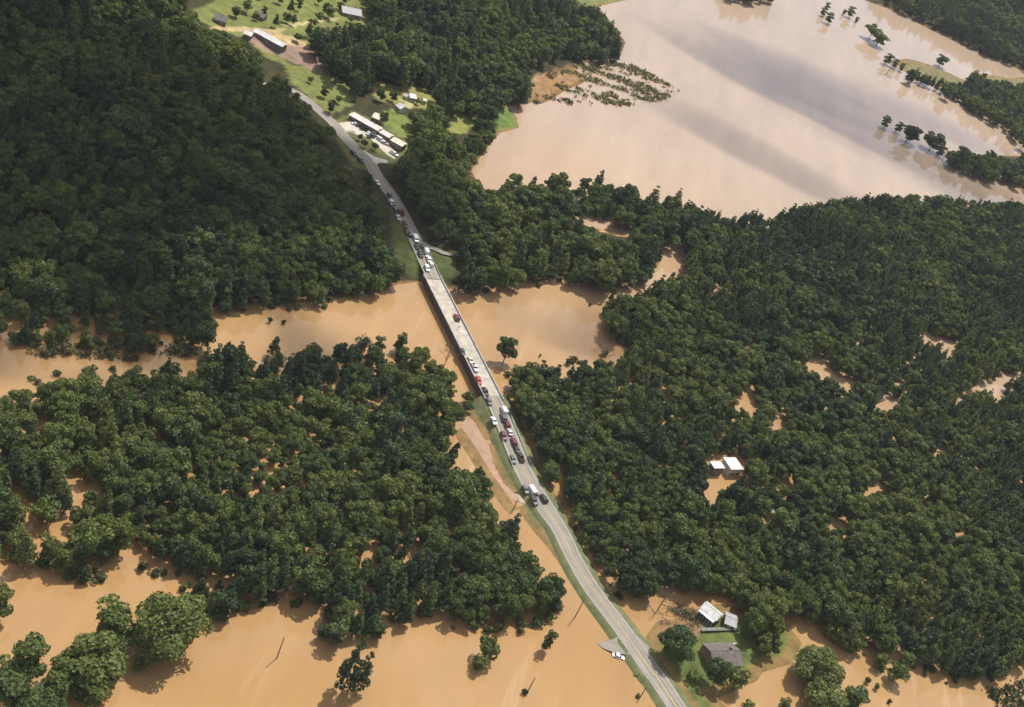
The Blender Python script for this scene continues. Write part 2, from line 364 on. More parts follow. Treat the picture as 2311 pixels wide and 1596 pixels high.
# beyond the valley the land goes on
out = (np.abs(GX) > 1500) | (GY > 2600) | (GY < -400)
GZ = np.where(out, np.maximum(GZ, 3 + 20 * fbm(GX * .001, GY * .001)), GZ)
nx, ny = len(gx), len(gy)
V = np.stack([GX.ravel(), GY.ravel(), GZ.ravel()], 1)
ii = (np.arange(ny - 1)[:, None] * nx + np.arange(nx - 1)[None]).ravel()
F = np.stack([ii, ii + 1, ii + nx + 1, ii + nx], 1)
me = bpy.data.meshes.new('ground'); me.vertices.add(len(V)); me.vertices.foreach_set('co', V.ravel())
me.loops.add(F.size); me.loops.foreach_set('vertex_index', F.ravel().astype(np.int32))
me.polygons.add(len(F)); me.polygons.foreach_set('loop_start', (np.arange(len(F)) * 4).astype(np.int32))
me.polygons.foreach_set('use_smooth', np.ones(len(F), bool)); me.update(calc_edges=True); me.materials.append(M['land'])
ground = bpy.data.objects.new('ground', me); COL.objects.link(ground); tag(ground, kind='structure')
# soil colours by what grows or lies there; left road field includes its shade
soil = np.tile(np.array([.045, .042, .022]), (len(V), 1))          # leaf litter
gxf, gyf = V[:, 0], V[:, 1]
PX, PY = proj(V)
def paint(poly_img, col, soft=0):
    k = inside(poly_img, PX, PY) & (V[:, 1] > 100); soil[k] = col
GR = (.15, .165, .055)
def paintw(poly, col, grow=2.0):
    k = sdist(poly, gxf, gyf) > -grow; soil[k] = col
CLEAR = {   # open ground in the picture: (image polygon, soil colour)
 'hill_field': ([(425, 30), (470, 12), (520, -40), (800, -40), (835, 30), (870, 95), (800, 110), (740, 60), (690, 70), (720, 130), (745, 165), (700, 150), (650, 110), (640, 145), (600, 130), (560, 90), (480, 64)], GR),
 'slope_field': ([(640, 140), (700, 155), (740, 165), (770, 180), (806, 214), (792, 238), (740, 262), (716, 246), (690, 214), (655, 185)], GR),
 'house_field': ([(838, 186), (862, 186), (900, 195), (955, 198), (985, 228), (960, 246), (918, 244), (892, 238), (848, 226)], (.22, .21, .08)),
 'mown_field': ([(862, 252), (905, 243), (934, 285), (926, 312), (905, 310), (880, 296), (866, 285)], (.15, .185, .055)),
 'small_field': ([(1010, 268), (1035, 256), (1070, 262), (1075, 280), (1052, 303), (1020, 300), (1008, 290)], (.2, .21, .065)),
 'shore_field': ([(1123, 240), (1147, 240), (1175, 285), (1162, 298), (1122, 297)], (.12, .18, .05)),
 'lot_area': ([(756, 270), (800, 250), (870, 285), (925, 325), (930, 345), (880, 372), (850, 362), (830, 385), (800, 375), (770, 335), (756, 300)], (.12, .125, .05)),
 'road_field_left': ([(878, 455), (905, 470), (930, 535), (966, 628), (940, 630), (905, 600), (890, 565), (884, 517)], (.07, .085, .03)),  # darkened: the shade over this grass is put into its colour
 'road_field_right': ([(965, 556), (990, 562), (1028, 582), (1038, 600), (1010, 630), (1000, 650), (985, 632)], (.07, .085, .03)),
 'clearing_gap': ([(1310, 480), (1342, 484), (1372, 502), (1402, 508), (1442, 524), (1432, 536), (1390, 532), (1350, 522)], (.38, .23, .11)),
 'far_field': ([(1290, -30), (1480, -30), (1400, 8), (1390, 22), (1310, 12)], (.16, .17, .07))}
for nme, (pl, c_) in CLEAR.items(): paint(pl, c_)
for p_ in (gi1, gi2, gi3, gi4, gi5): paintw(p_, (.13, .125, .055))
paintw(yard, (.10, .125, .04)); paint([(1460, 1395), (1500, 1370), (1560, 1360), (1590, 1385), (1590, 1425), (1560, 1440), (1480, 1450)], (.2, .14, .085)); paintw(island, (.17, .15, .08)); paintw(brush_bank, (.3, .19, .115)); paintw(spit, (.2, .17, .08))
# barn yard of bare pinkish soil, gravel lane
DIRT = [(545, 78), (600, 80), (650, 95), (700, 108), (735, 140), (748, 168), (710, 160), (665, 142), (630, 128), (590, 112), (560, 92)]
paint(DIRT, (.25, .175, .145)); paint([(640, 55), (700, 48), (760, 40), (765, 44), (700, 54), (650, 64)], (.42, .36, .2)); paint([(600, 70), (640, 62), (650, 66), (620, 78)], (.4, .32, .18)); paint([(905, 225), (925, 222), (935, 240), (925, 248)], (.42, .36, .2)); paint([(475, 60), (540, 60), (600, 64), (690, 95), (705, 110), (640, 100), (590, 72), (540, 72), (480, 70)], (.40, .31, .17))
wet = (V[:, 2] < .35) & (V[:, 2] > -1.2); soil[wet] = soil[wet] * .35 + np.array([.26, .15, .07]) * .65
ca_ = me.color_attributes.new('soil', 'FLOAT_COLOR', 'POINT')
ca_.data.foreach_set('color', np.concatenate([soil, np.ones((len(V), 1))], 1).astype(np.float32).ravel())
# flood water sheet
wx = [-4500, -800, 0, 800, 5500]; wy = [-2500, 0, 700, 1600, 7500]
wvs = [(x, y, 0) for y in wy for x in wx]
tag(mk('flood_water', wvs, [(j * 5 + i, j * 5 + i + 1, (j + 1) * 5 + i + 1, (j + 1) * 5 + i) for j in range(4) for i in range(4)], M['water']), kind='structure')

# ------------------------------------------------------------------ road, verges, markings
strip('road', 0, iB0, [(lambda i: -CW[i] / 2, 0), (lambda i: -CW[i] / 4, .05), (0, .08), (lambda i: CW[i] / 4, .05), (lambda i: CW[i] / 2, 0)], 0, M['road'])
strip('road', iB1, len(CL) - 1, [(lambda i: -CW[i] / 2, 0), (lambda i: -CW[i] / 4, .05), (0, .08), (lambda i: CW[i] / 4, .05), (lambda i: CW[i] / 2, 0)], 0, M['road'])
def vergel(i): return 1.2 + 1.6 * fbm(np.array(S[i] * .05), np.array(.3)) 
strip('road_verge', 0, iB0, [(lambda i: CW[i] / 2 - .1, -.05), (lambda i: CW[i] / 2 + vergel(i) * .7, -.12), (lambda i: CW[i] / 2 + vergel(i) + 1.6, -1.2), (lambda i: CW[i] / 2 + vergel(i) + 5.5, -4.5)], 0, M['grass'])
strip('road_verge', 0, iB0, [(lambda i: -CW[i] / 2 - vergel(i) - 4.5, -4.5), (lambda i: -CW[i] / 2 - vergel(i) * .6 - 1.0, -1.2), (lambda i: -CW[i] / 2 - vergel(i) * .5, -.12), (lambda i: -CW[i] / 2 + .1, -.05)], 0, M['grass'])
for i0, i1 in ((0, iB0), (iB1, len(CL) - 40)):
    strip('road_marking', i0, i1, [(-.16, .085), (-.05, .085)], .012, M['yellow']); strip('road_marking', i0, i1, [(.05, .085), (.16, .085)], .012, M['yellow'])
    strip('road_marking', i0, i1, [(lambda i: CW[i] / 2 - .55, .02), (lambda i: CW[i] / 2 - .40, .02)], .012, M['white'])
    strip('road_marking', i0, i1, [(lambda i: -CW[i] / 2 + .40, .02), (lambda i: -CW[i] / 2 + .55, .02)], .012, M['white'])
def sheet(name, pts, z, mat, img=True, drape=None, kind='structure'):
    P = [at(p[0], p[1], p[2] if len(p) > 2 else z) for p in pts] if img else pts
    vs = [(p[0], p[1], p[2] if drape is None else tz(p[0], p[1]) + drape) for p in P]
    n = len(vs); c_ = np.mean(np.array(vs), 0); r = [(.5 * c_[0] + .5 * v[0], .5 * c_[1] + .5 * v[1], (.5 * c_[2] + .5 * v[2]) if drape is None else tz(.5 * c_[0] + .5 * v[0], .5 * c_[1] + .5 * v[1]) + drape) for v in vs]
    cz = c_[2] if drape is None else tz(c_[0], c_[1]) + drape
    allv = vs + r + [(c_[0], c_[1], cz)]
    fs = [(i, (i + 1) % n, n + (i + 1) % n, n + i) for i in range(n)] + [(n + i, n + (i + 1) % n, 2 * n) for i in range(n)]
    return tag(mk(name, allv, fs, mat), kind=kind)
sheet('parking_lot', [(762, 281), (778, 279), (800, 276), (822, 287), (850, 302), (874, 318), (888, 332), (900, 345), (893, 354), (876, 345), (862, 334), (845, 318), (828, 306), (812, 293), (790, 294), (774, 298)], 8.3, M['lotconc'], drape=.16)
sheet('side_road', [(838, 366), (818, 349), (808, 340), (822, 341), (846, 354), (874, 361), (876, 367), (855, 367), (848, 372)], 7.0, M['lotconc'], drape=.3)
sheet('side_road', [(950, 541), (962, 548), (978, 556), (1000, 566), (1020, 573), (1021, 578), (1000, 574), (975, 563), (960, 561), (956, 556)], 4.75, M['road'])
sheet('driveway', [(1349, 1452, .15), (1362, 1448, .4), (1388, 1441, 1.5), (1418, 1426, 1.54), (1442, 1462, 1.54), (1424, 1478, 1.5), (1392, 1475, .8), (1360, 1463, .25)], .5, M['road'])
sheet('driveway', [(1421, 1424), (1433, 1430), (1452, 1447), (1466, 1462), (1462, 1474), (1444, 1462), (1428, 1444)], 1.47, M['road'])
sheet('muddy_road', [(1036, 945), (1060, 944), (1072, 955), (1092, 990), (1104, 1003), (1122, 1050), (1138, 1085), (1160, 1112), (1190, 1122), (1185, 1140), (1165, 1135), (1140, 1110), (1112, 1072), (1086, 1030), (1062, 990), (1042, 965)], .05, M['mud'])
sheet('gravel_apron', [(1168, 1118, .1), (1190, 1108, 1.3), (1205, 1112, 1.75), (1226, 1146, 1.65), (1205, 1148, .9), (1190, 1140, .4), (1174, 1132, .12)], .95, M['gravel'])
# bridge
BO = empty('bridge', tuple(CL[iB0]), math.atan2(TAN[iB0][1], TAN[iB0][0]), 'long pale concrete road bridge crossing the brown river', 'bridge')
BL = float(np.linalg.norm(CL[iB1] - CL[iB0])); bw = 4.1
pitchb = math.atan2(CL[iB1][2] - CL[iB0][2], BL)
MB().box(0, BL, -bw, bw, -.45, .02).obj('deck', M['deck'], BO)
for s_ in (-1, 1):
    mb = MB(); mb.prism([(0, 0), (BL, 0), (BL, .01), (0, .01)], 0, .001) if False else None
    y0, y1 = (s_ * bw, s_ * (bw + .45)) if s_ > 0 else (s_ * (bw + .45), s_ * bw)
    mb.box(-3, BL + 3, y0, y1, -.44, .85); o = mb.obj('parapet', M['parapet'], BO)
    for k in range(int(BL / 12) + 1):
        MB().box(k * 12 - .25, k * 12 + .25, y0 - .06, y1 + .06, -.46, 1.0).obj('pilaster', M['parapet'], o)
M['girder'] = plain('weathered_shaded_girder', (.05, .042, .036), .8, .4, .2)  # weathered tone darkened further, shade of the bridge side put into the colour
for yy in (-4.1, -1.4, 1.4, 4.1): MB().box(0, BL, yy - .25, yy + .25, -2.5, -.46).obj('girder', M['girder'], BO)
for yy in (-4.58, 4.58): MB().box(-1, BL + 1, yy - .03, yy + .03, -2.6, .45).obj('shade_fascia', M['girder'], BO)  # thin dark boards added over the outer faces as their painted shade
for k in range(1, int(BL / 22)):
    mb = MB().box(k * 22 - .6, k * 22 + .6, -4, 4, -3.3, -2.51); cp = mb.obj('pier_cap', M['parapet'], BO)
    for yy in (-3, 0, 3): MB().tube((k * 22, yy, -6), (k * 22, yy, -3.28), .5, .5, 9).obj('column', M['parapet'], cp)
for k in range(1, int(BL / 22) + 1): MB().box(k * 22 - .06, k * 22 + .06, -bw + .02, bw - .02, .012, .03).obj('expansion_joint', M['bark'], BO)
for yy in (-3.75, 3.6): MB().box(0, BL, yy, yy + .14, .015, .027).obj('edge_line', M['white'], BO)
for yy in (-.16, .05): MB().box(0, BL, yy, yy + .11, .015, .027).obj('centre_line', M['yellow'], BO)

# ------------------------------------------------------------------ trees
rng = np.random.RandomState(11)
def cards(C, Nn, size, r):
    n = len(C); Nn = Nn / (np.linalg.norm(Nn, axis=1)[:, None] + 1e-9)
    a = r.randn(n, 3); u = np.cross(Nn, a); u /= np.linalg.norm(u, axis=1)[:, None] + 1e-9; w = np.cross(Nn, u)
    s = size * (.6 + .8 * r.rand(n))[:, None]; e = .55 + .35 * r.rand(n)[:, None]
    P = np.stack([C - u * s, C - w * s * e + Nn * s * .12, C + u * s, C + w * s * e + Nn * s * .12], 1).reshape(-1, 3)
    f = np.arange(n * 4).reshape(-1, 4); return P, f
def lobes_to_cards(L, r, per, size, squash=.85, crown_c=None):
    Cs, Ns = [], []
    for (c, rad) in L:
        n = int(per * (rad / 1.8) ** 2) + 12
        d = r.randn(n, 3); d[:, 2] = np.abs(d[:, 2]) * .9 - .35 * r.rand(n); d /= np.linalg.norm(d, axis=1)[:, None]
        rr = rad * (.68 + .38 * r.rand(n))[:, None]
        p = c + d * rr * np.array([1, 1, squash])
        Cs.append(p); Ns.append(d * .8 + r.randn(n, 3) * .45 + np.array([0, 0, .15]))
    return cards(np.concatenate(Cs), np.concatenate(Ns), size, r)
def trunk_mesh(H, top, r0, L, r, n=7):
    mb = MB(); px = np.array([0, 0, -2.0]); k = 5; pr = r0 * 1.15
    for i in range(1, k + 1):
        q = np.array([r.randn() * .12 * i / 2, r.randn() * .12 * i / 2, -2 + (top + 2) * i / k]); q_r = r0 * (1 - .75 * i / k)
        mb.tube(px, q, pr, q_r, n); px, pr = q, q_r
    for (c, rad) in L[:9]:
        z0 = max(top * .35, c[2] - 3.5); a = np.array([0, 0, min(z0, top * .95)])
        mb.tube(a, c, r0 * .38, r0 * .1, 5)
    return mb
def broadleaf(seed, H, R, nl, per, size, low=.24):
    r = np.random.RandomState(seed); L = []
    for k in range(nl):
        for _ in range(20):
            d = r.randn(3); d /= np.linalg.norm(d); q = r.rand() ** .45
            c = np.array([d[0] * R * .72 * q, d[1] * R * .72 * q, H * .55 + d[2] * H * .33 * q])
            if c[2] > H * low: break
        L.append((c, R * (.26 + .16 * r.rand())))
    L.append((np.array([0, 0, H * .55]), R * .5))
    P, f = lobes_to_cards(L, r, per, size)
    return P, f, trunk_mesh(H, H * .6, .028 * H * .5 + .08, L, r)
def pinetree(seed, H, R, layers, per, size, low=.35, sparse=False):
    r = np.random.RandomState(seed); L = []
    for k in range(layers):
        t_ = k / (layers - 1); z = H * (low + (1 - low) * .97 * t_); rad = R * (1 - t_) ** .65 * (.8 + .35 * r.rand()) + .15
        n = max(1, int((4 if sparse else 5) * (1 - t_ * .75) + .5)); ph = r.rand() * 6.3
        for j in range(n):
            a = ph + j * 6.283 / n + r.randn() * .25
            L.append((np.array([math.cos(a) * rad * .7, math.sin(a) * rad * .7, z - rad * .12 + r.randn() * .3]), (.34 if sparse else .44) * R * (.6 + .5 * (1 - t_))))
    P, f = lobes_to_cards(L, r, per, size, .6)
    mb = trunk_mesh(H, H * .97, .16 + .006 * H, [], r)
    for (c, rad) in L[::2]: mb.tube((0, 0, c[2] - .2), tuple(c), .07, .03, 4)
    return P, f, mb
KINDS = []      # (species, crown mesh, trunk mesh, joined mesh, H, R)
def add_kind(sp, res, H, R, leafmat):
    P, f, mb = res
    cmn = bpy.data.meshes.new(sp + '_crown'); cmn.from_pydata(P.tolist(), [], f.tolist()); cmn.materials.append(leafmat); cmn.update()
    tm = mb.mesh(sp + '_trunk', M['bark'])
    j = bpy.data.meshes.new(sp); nb = len(P)
    j.from_pydata(P.tolist() + mb.v, [], f.tolist() + [tuple(i + nb for i in q) for q in mb.f])
    j.materials.append(leafmat); j.materials.append(M['bark'])
    j.polygons.foreach_set('material_index', [0] * len(f) + [1] * len(mb.f)); j.update()
    KINDS.append((sp, cmn, tm, j, H, R))
for s_, (H_, R_, nl_) in enumerate([(17, 6.4, 22), (15, 5.0, 15), (20, 5.2, 20), (13, 6.0, 17), (16, 4.4, 13)]):
    add_kind('broadleaf_tree', broadleaf(20 + s_, H_, R_, nl_, 84, .5), H_, R_, M['leaf'])
for s_, (H_, R_, ly_) in enumerate([(18, 3.4, 8), (20, 3.8, 9), (16, 3.2, 8)]):
    add_kind('pine_tree', pinetree(50 + s_, H_, R_, ly_, 90, .45), H_, R_, M['pine'])
add_kind('sparse_pine', pinetree(71, 20, 4.6, 9, 60, .5, .3, True), 20, 4.6, M['pine'])          # 8
add_kind('broadleaf_tree', broadleaf(91, 19, 9.5, 60, 70, .5, .2), 19, 9.5, M['leaf'])          # 9 wide oak
add_kind('bush', broadleaf(95, 4, 2.3, 9, 110, .34, .1), 4, 2.3, M['shrub'])                     # 10
add_kind('bush', broadleaf(96, 3.4, 2.6, 9, 110, .34, .1), 3.4, 2.6, M['leaf'])                  # 11

add_kind('broadleaf_tree', broadleaf(101, 22, 7.4, 26, 60, .66), 22, 7.4, M['leaf'])              # 12 emergent
add_kind('broadleaf_tree', broadleaf(102, 11, 3.6, 10, 70, .55), 11, 3.6, M['leaf'])              # 13 slim young
def snag(seed, H):
    r = np.random.RandomState(seed); mb = trunk_mesh(H, H * .95, .3, [], r); L = []
    for k in range(16):
        z = H * (.3 + .65 * r.rand()); a_ = r.rand() * 6.28; l = (H - z) * .5 + 1.5; e_ = np.array([math.cos(a_) * l, math.sin(a_) * l, z + l * .6]); mb.tube((0, 0, z), e_, .13, .03, 4)
        for q in range(3): mb.tube(e_ * .6 + np.array([0, 0, z * .4]), e_ + r.randn(3) * 1.2, .06, .02, 3)
        L.append((e_, .6))
    P, f = lobes_to_cards(L[:8], r, 8, .3); return P, f, mb
add_kind('dead_tree', snag(7, 17), 17, 4, M['drybrush'])                                         # 14
# visible woods, traced in the picture
HILLW = [(-60, -60), (425, -60), (430, 25), (470, 58), (520, 74), (552, 88), (590, 118), (602, 142), (645, 166), (662, 192), (690, 224), (722, 256), (742, 280), (760, 305), (764, 335), (782, 362), (800, 388),
   (800, 402), (818, 412), (838, 422), (860, 445), (876, 472), (882, 517), (888, 565), (903, 596), (940, 630), (935, 642), (900, 640), (830, 658), (740, 678), (620, 686), (530, 700), (490, 705), (400, 702), (200, 702), (120, 690), (0, 655), (-60, 650)]
BANKW = [(-60, 560), (60, 580), (190, 600), (205, 640), (240, 650), (280, 640), (310, 650), (350, 655), (372, 690), (400, 655), (480, 665), (490, 735), (472, 768), (440, 765), (395, 755), (380, 740), (345, 770), (330, 790), (255, 785), (245, 765), (215, 770), (210, 790), (150, 790), (112, 780), (100, 800), (70, 795), (60, 760), (40, 742), (0, 735), (-60, 730)]
NORTHW = [(825, -60), (1340, -60), (1345, 12), (1385, 50), (1412, 90), (1406, 132), (1370, 136), (1290, 132), (1215, 142), (1185, 165), (1208, 192), (1196, 215), (1182, 240), (1150, 236), (1122, 240), (1120, 298), (1105, 330), (1080, 350), (1062, 372),
   (1075, 402), (1100, 420), (1130, 422), (1152, 404), (1180, 388), (1206, 395), (1216, 418), (1242, 390), (1272, 386), (1286, 420), (1310, 390), (1345, 386), (1380, 382), (1396, 402), (1392, 428), (1420, 410), (1440, 428), (1460, 440), (1470, 410), (1495, 416), (1502, 444), (1545, 422), (1552, 452), (1600, 472), (1600, 530), (1530, 545), (1510, 562), (1498, 590), (1480, 612), (1440, 640), (1400, 648), (1340, 645), (1270, 630), (1210, 630), (1190, 645), (1140, 640), (1110, 655), (1060, 660), (1015, 655), (1006, 632), (1040, 602), (1036, 577), (1015, 565), (990, 545), (962, 522), (948, 500), (930, 470), (915, 445), (895, 412), (880, 392), (872, 376), (902, 352), (928, 342),
   (920, 322), (940, 312), (940, 285), (920, 252), (960, 247), (990, 228), (960, 194), (900, 188), (860, 180), (835, 186), (822, 212), (798, 244), (838, 262), (830, 272), (790, 250), (764, 268), (748, 258), (786, 244), (808, 216), (772, 176), (742, 158), (700, 96), (696, 66), (770, 55), (838, 45), (850, 60), (830, 20)]
EASTW = [(1552, 452), (1600, 470), (1660, 490), (1700, 470), (1740, 490), (1790, 465), (1850, 455), (1960, 440), (2050, 438), (2130, 440), (2200, 450), (2380, 456), (2380, 1482), (2311, 1482), (2284, 1497), (2240, 1528), (2174, 1530), (2104, 1504), (2060, 1474), (2000, 1464), (1954, 1460), (1907, 1455), (1834, 1424), (1800, 1375), (1775, 1392), (1770, 1450), (1740, 1495), (1700, 1490), (1685, 1440), (1690, 1390), (1640, 1345), (1610, 1340), (1580, 1335), (1540, 1325), (1480, 1328), (1453, 1337), (1397, 1344), (1360, 1320), (1337, 1280), (1304, 1224), (1290, 1170), (1283, 1130), (1270, 1114), (1247, 1092), (1226, 1052), (1206, 1015), (1182, 965), (1171, 925), (1162, 892), (1157, 862), (1154, 842), (1170, 818), (1190, 815), (1237, 812), (1270, 825), (1297, 822), (1337, 820), (1357, 795), (1370, 812), (1404, 792), (1430, 790), (1395, 765), (1380, 752), (1367, 719), (1357, 682), (1380, 662), (1404, 662), (1454, 662), (1466, 645), (1490, 625), (1540, 615), (1548, 560), (1540, 545), (1545, 500)]
SOUTHW = [(-60, 895), (0, 888), (43, 869), (133, 860), (167, 849), (207, 847), (260, 839), (277, 829), (293, 842), (320, 819), (373, 805), (400, 819), (412, 839), (443, 842), (443, 805), (467, 779), (510, 765), (533, 779), (563, 775), (567, 805), (563, 828), (593, 819), (607, 775), (630, 762), (650, 779), (690, 772), (723, 782), (740, 795), (770, 769), (784, 762), (790, 785), (814, 795), (840, 789), (847, 765), (870, 755), (876, 779), (884, 795), (897, 765), (914, 752), (927, 762), (926, 792), (940, 785), (960, 779), (984, 802), (1014, 822), (1030, 835), (1036, 862), (1030, 895), (1044, 925), (1037, 942), (1034, 965), (1047, 999), (1064, 1025), (1088, 1062), (1117, 1066), (1117, 1124), (1112, 1144), (1154, 1158), (1187, 1170), (1200, 1207), (1204, 1231), (1224, 1254), (1240, 1270), (1247, 1297), (1270, 1310), (1274, 1331), (1267, 1357), (1260, 1374), (1187, 1384), (1175, 1420), (1124, 1422), (1104, 1412), (1047, 1412), (977, 1384), (950, 1377), (944, 1397), (924, 1408), (894, 1397), (854, 1390), (872, 1417), (860, 1435), (770, 1438), (728, 1432), (743, 1384), (683, 1357), (647, 1344), (620, 1330), (597, 1337), (573, 1377), (520, 1392), (500, 1395), (467, 1384), (443, 1340), (410, 1304), (397, 1284), (350, 1260), (317, 1244), (307, 1224), (277, 1234), (240, 1244), (230, 1270), (230, 1300), (205, 1318), (160, 1290), (90, 1274), (50, 1264), (0, 1254), (-60, 1250)]
FARW = [(1955, -60), (2020, 10), (2130, 68), (2230, 122), (2290, 142), (2311, 150), (2450, 200), (2450, -200), (1900, -200)]
ISLW = [(2030, 138), (2050, 150), (2082, 160), (2105, 172), (2140, 176), (2175, 186), (2192, 178), (2196, 156), (2215, 158), (2250, 178), (2311, 185), (2400, 200), (2400, 370), (2311, 318), (2290, 298), (2200, 238), (2110, 192), (2060, 176)]
HEDW = [(2136, 350), (2150, 330), (2185, 322), (2195, 345), (2230, 345), (2245, 337), (2262, 352), (2290, 360), (2311, 345), (2400, 330), (2400, 440), (2311, 412), (2270, 405), (2190, 385), (2140, 368)]
TOPW = [(1590, -60), (1760, -60), (1760, 3), (1700, 2), (1640, -8)]
GAPS = [v[0] for k, v in CLEAR.items() if k not in ('hill_field',)] + [
 [(2066, 752), (2092, 742), (2132, 758), (2170, 768), (2152, 800), (2130, 778), (2100, 768)], [(1812, 800), (1842, 802), (1902, 838), (1950, 870), (1940, 884), (1898, 864), (1856, 836), (1818, 824)],
 [(2166, 878), (2230, 854), (2320, 825), (2320, 841), (2240, 871), (2178, 890)], [(1978, 888), (2012, 895), (2014, 912), (1990, 925)], [(1648, 885), (1690, 880), (1716, 915), (1706, 930), (1670, 915)], [(1730, 930), (1765, 925), (1778, 960), (1755, 975)],
 [(1600, 1030), (1680, 1024), (1688, 1068), (1625, 1075), (1630, 1120), (1590, 1132), (1586, 1090), (1600, 1065)], [(1764, 1068), (1798, 1072), (1792, 1105), (1772, 1095)], [(1870, 1162), (1926, 1162), (1922, 1186), (1885, 1188)], [(1966, 1078), (2000, 1068), (1994, 1120), (1972, 1105)],
 [(30, 1085), (62, 1105), (66, 1140), (50, 1150), (34, 1115)], [(40, 1160), (110, 1165), (168, 1160), (172, 1192), (130, 1195), (60, 1185)], [(158, 1066), (178, 1070), (178, 1118), (160, 1110)], [(716, 1276), (740, 1276), (752, 1300), (730, 1308)],
 [(200, 715), (216, 720), (232, 775), (214, 770)], [(60, 780), (100, 790), (96, 812), (62, 800)], [(1510, 560), (1532, 543), (1550, 560), (1546, 600), (1505, 612)], [(1030, 1015), (1046, 1000), (1070, 1030), (1088, 1058), (1070, 1066)],
 [(1725, 1140), (1750, 1140), (1752, 1162), (1728, 1162)],
 [(202, 700), (226, 700), (238, 772), (212, 772)], [(325, 735), (388, 728), (398, 766), (348, 772)], [(58, 735), (112, 745), (104, 772), (64, 766)], [(150, 755), (190, 760), (185, 785), (150, 780)]]
def shrink(p, k):
    p = np.array(p, float); c_ = p.mean(0); return c_ + (p - c_) * k
_n0 = len([1 for k in CLEAR if k != 'hill_field'])
GAPS = GAPS[:_n0] + [shrink(g, .92) for g in GAPS[_n0:]]
_gr = np.random.RandomState(33)
for _ in range(34):
    cx_, cy_ = _gr.uniform(1480, 2280), _gr.uniform(640, 1300); rx_, ry_, ra_ = _gr.uniform(6, 13), _gr.uniform(3.5, 6), _gr.uniform(-.2, .8)
    GAPS.append([(cx_ + rx_ * math.cos(q) * math.cos(ra_) - ry_ * math.sin(q) * math.sin(ra_), cy_ + rx_ * math.cos(q) * math.sin(ra_) + ry_ * math.sin(q) * math.cos(ra_)) for q in np.linspace(0, 5.6, 8)])
for _ in range(12):
    cx_, cy_ = _gr.uniform(20, 420), _gr.uniform(930, 1230); GAPS.append([(cx_ - 8, cy_), (cx_, cy_ - 6), (cx_ + 10, cy_), (cx_, cy_ + 7)])
MEADW = [(470, 20), (560, -30), (810, -30), (830, 30), (850, 60), (800, 90), (760, 130), (735, 130), (700, 92), (640, 66), (560, 52), (490, 56)]
WOODS = [('hill', HILLW), ('bank', BANKW), ('north', NORTHW), ('east', EASTW), ('south', SOUTHW), ('far', FARW), ('isl', ISLW), ('hed', HEDW), ('top', TOPW), ('mead', MEADW)]
SPACE = {'hill': 5.3, 'bank': 6.0, 'north': 6.2, 'east': 4.4, 'south': 4.6, 'far': 7.5, 'isl': 6, 'hed': 6, 'top': 8, 'mead': 15}
PINEP = {'hill': .12, 'bank': .2, 'north': .22, 'east': .38, 'south': .3, 'far': .3, 'isl': .3, 'hed': .1, 'top': .2, 'mead': .05}
SIZ = {'hill': (.42, 1.0), 'bank': (.34, .72), 'north': (.55, 1.15), 'east': (.4, .88), 'south': (.36, .92), 'far': (.75, 1.1), 'isl': (.6, .9), 'hed': (.7, 1.0), 'top': (.8, 1.1), 'mead': (.28, .62)}
forest = []     # x, y, z, kind, scale, rot, wood
BH = [0, 0, 1, 1, 2, 3, 3, 4, 12, 13, 13]; PH = [5, 6, 7]
for wn, wp in WOODS:
    w_ = np.array(wp, float)
    sx = np.clip(w_[:, 0], -120, 2431); pts = []
    G = np.array([at(p[0], p[1], 20) if False else at(p[0], p[1], 0) for p in np.stack([sx, np.clip(w_[:, 1], -140, 1750)], 1)])
    if wn in ('hill',): x0, x1, y0, y1 = -420, 0, 330, 760
    else: x0, y0 = G[:, :2].min(0) - 25; x1, y1 = G[:, :2].max(0) + 25
    sp = SPACE[wn]; gx_ = np.arange(x0, x1, sp); gy_ = np.arange(y0, y1, sp)
    X, Y = np.meshgrid(gx_, gy_); X = X.ravel() + rng.uniform(-.42, .42, X.size) * sp; Y = Y.ravel() + rng.uniform(-.42, .42, Y.size) * sp
    bx, by = proj(np.stack([X, Y, np.zeros_like(X)], 1)); k = (bx > -200) & (bx < 2520) & (by > -260) & (by < 1800); X, Y = X[k], Y[k]
    n = len(X); Z = terrain(X, Y); Z = np.where(Z < 0, -.6, Z)
    pine = rng.rand(n) < np.clip(PINEP[wn] + (fbm(X * .02, Y * .02) - .5) * 2.0, 0, 1)
    kd = np.where(pine, rng.choice(PH, n), rng.choice(BH, n)); scl = SIZ[wn][0] + (SIZ[wn][1] - SIZ[wn][0]) * np.clip(rng.beta(2.2, 1.8, n) + (fbm(X * .03 + 9, Y * .03) - .5) * .8, 0, 1)
    HH = np.array([q[4] for q in KINDS])[kd] * scl; RR = np.array([q[5] for q in KINDS])[kd] * scl
    def test(dx_, dz_):
        P = np.stack([X, Y, Z], 1) + dx_[:, None] * RIGHT[None]; P[:, 2] += dz_
        qx, qy = proj(P); qx = np.clip(qx, -30, 2341); qy = np.clip(qy, -30, 1626)
        ok = inside(wp, qx, qy)
        for g in GAPS: ok &= ~inside(g, qx, qy)
        return ok
    z0 = np.zeros(n); ek, eb = (.25, .55) if wn in ('bank', 'isl', 'hed') else (.6, .3)
    ok = test(z0, HH * .9) & test(RR * ek, HH * .62) & test(-RR * ek, HH * .62) & test(z0, HH * eb)
    rd, _ = road_d(X, Y); ok &= rd > 4.6 + RR * .45
    if wn == 'east':
        for q_ in (.5, .8, .95):
            r2, _ = road_d(X - SD.x / SD.z * HH * q_, Y - SD.y / SD.z * HH * q_); ok &= r2 > 3.6 + RR * (1 - q_)
    for i in np.nonzero(ok)[0]: forest.append((X[i], Y[i], Z[i], int(kd[i]), float(scl[i]), rng.rand() * 6.28, wn))
print('forest trees', len(forest))
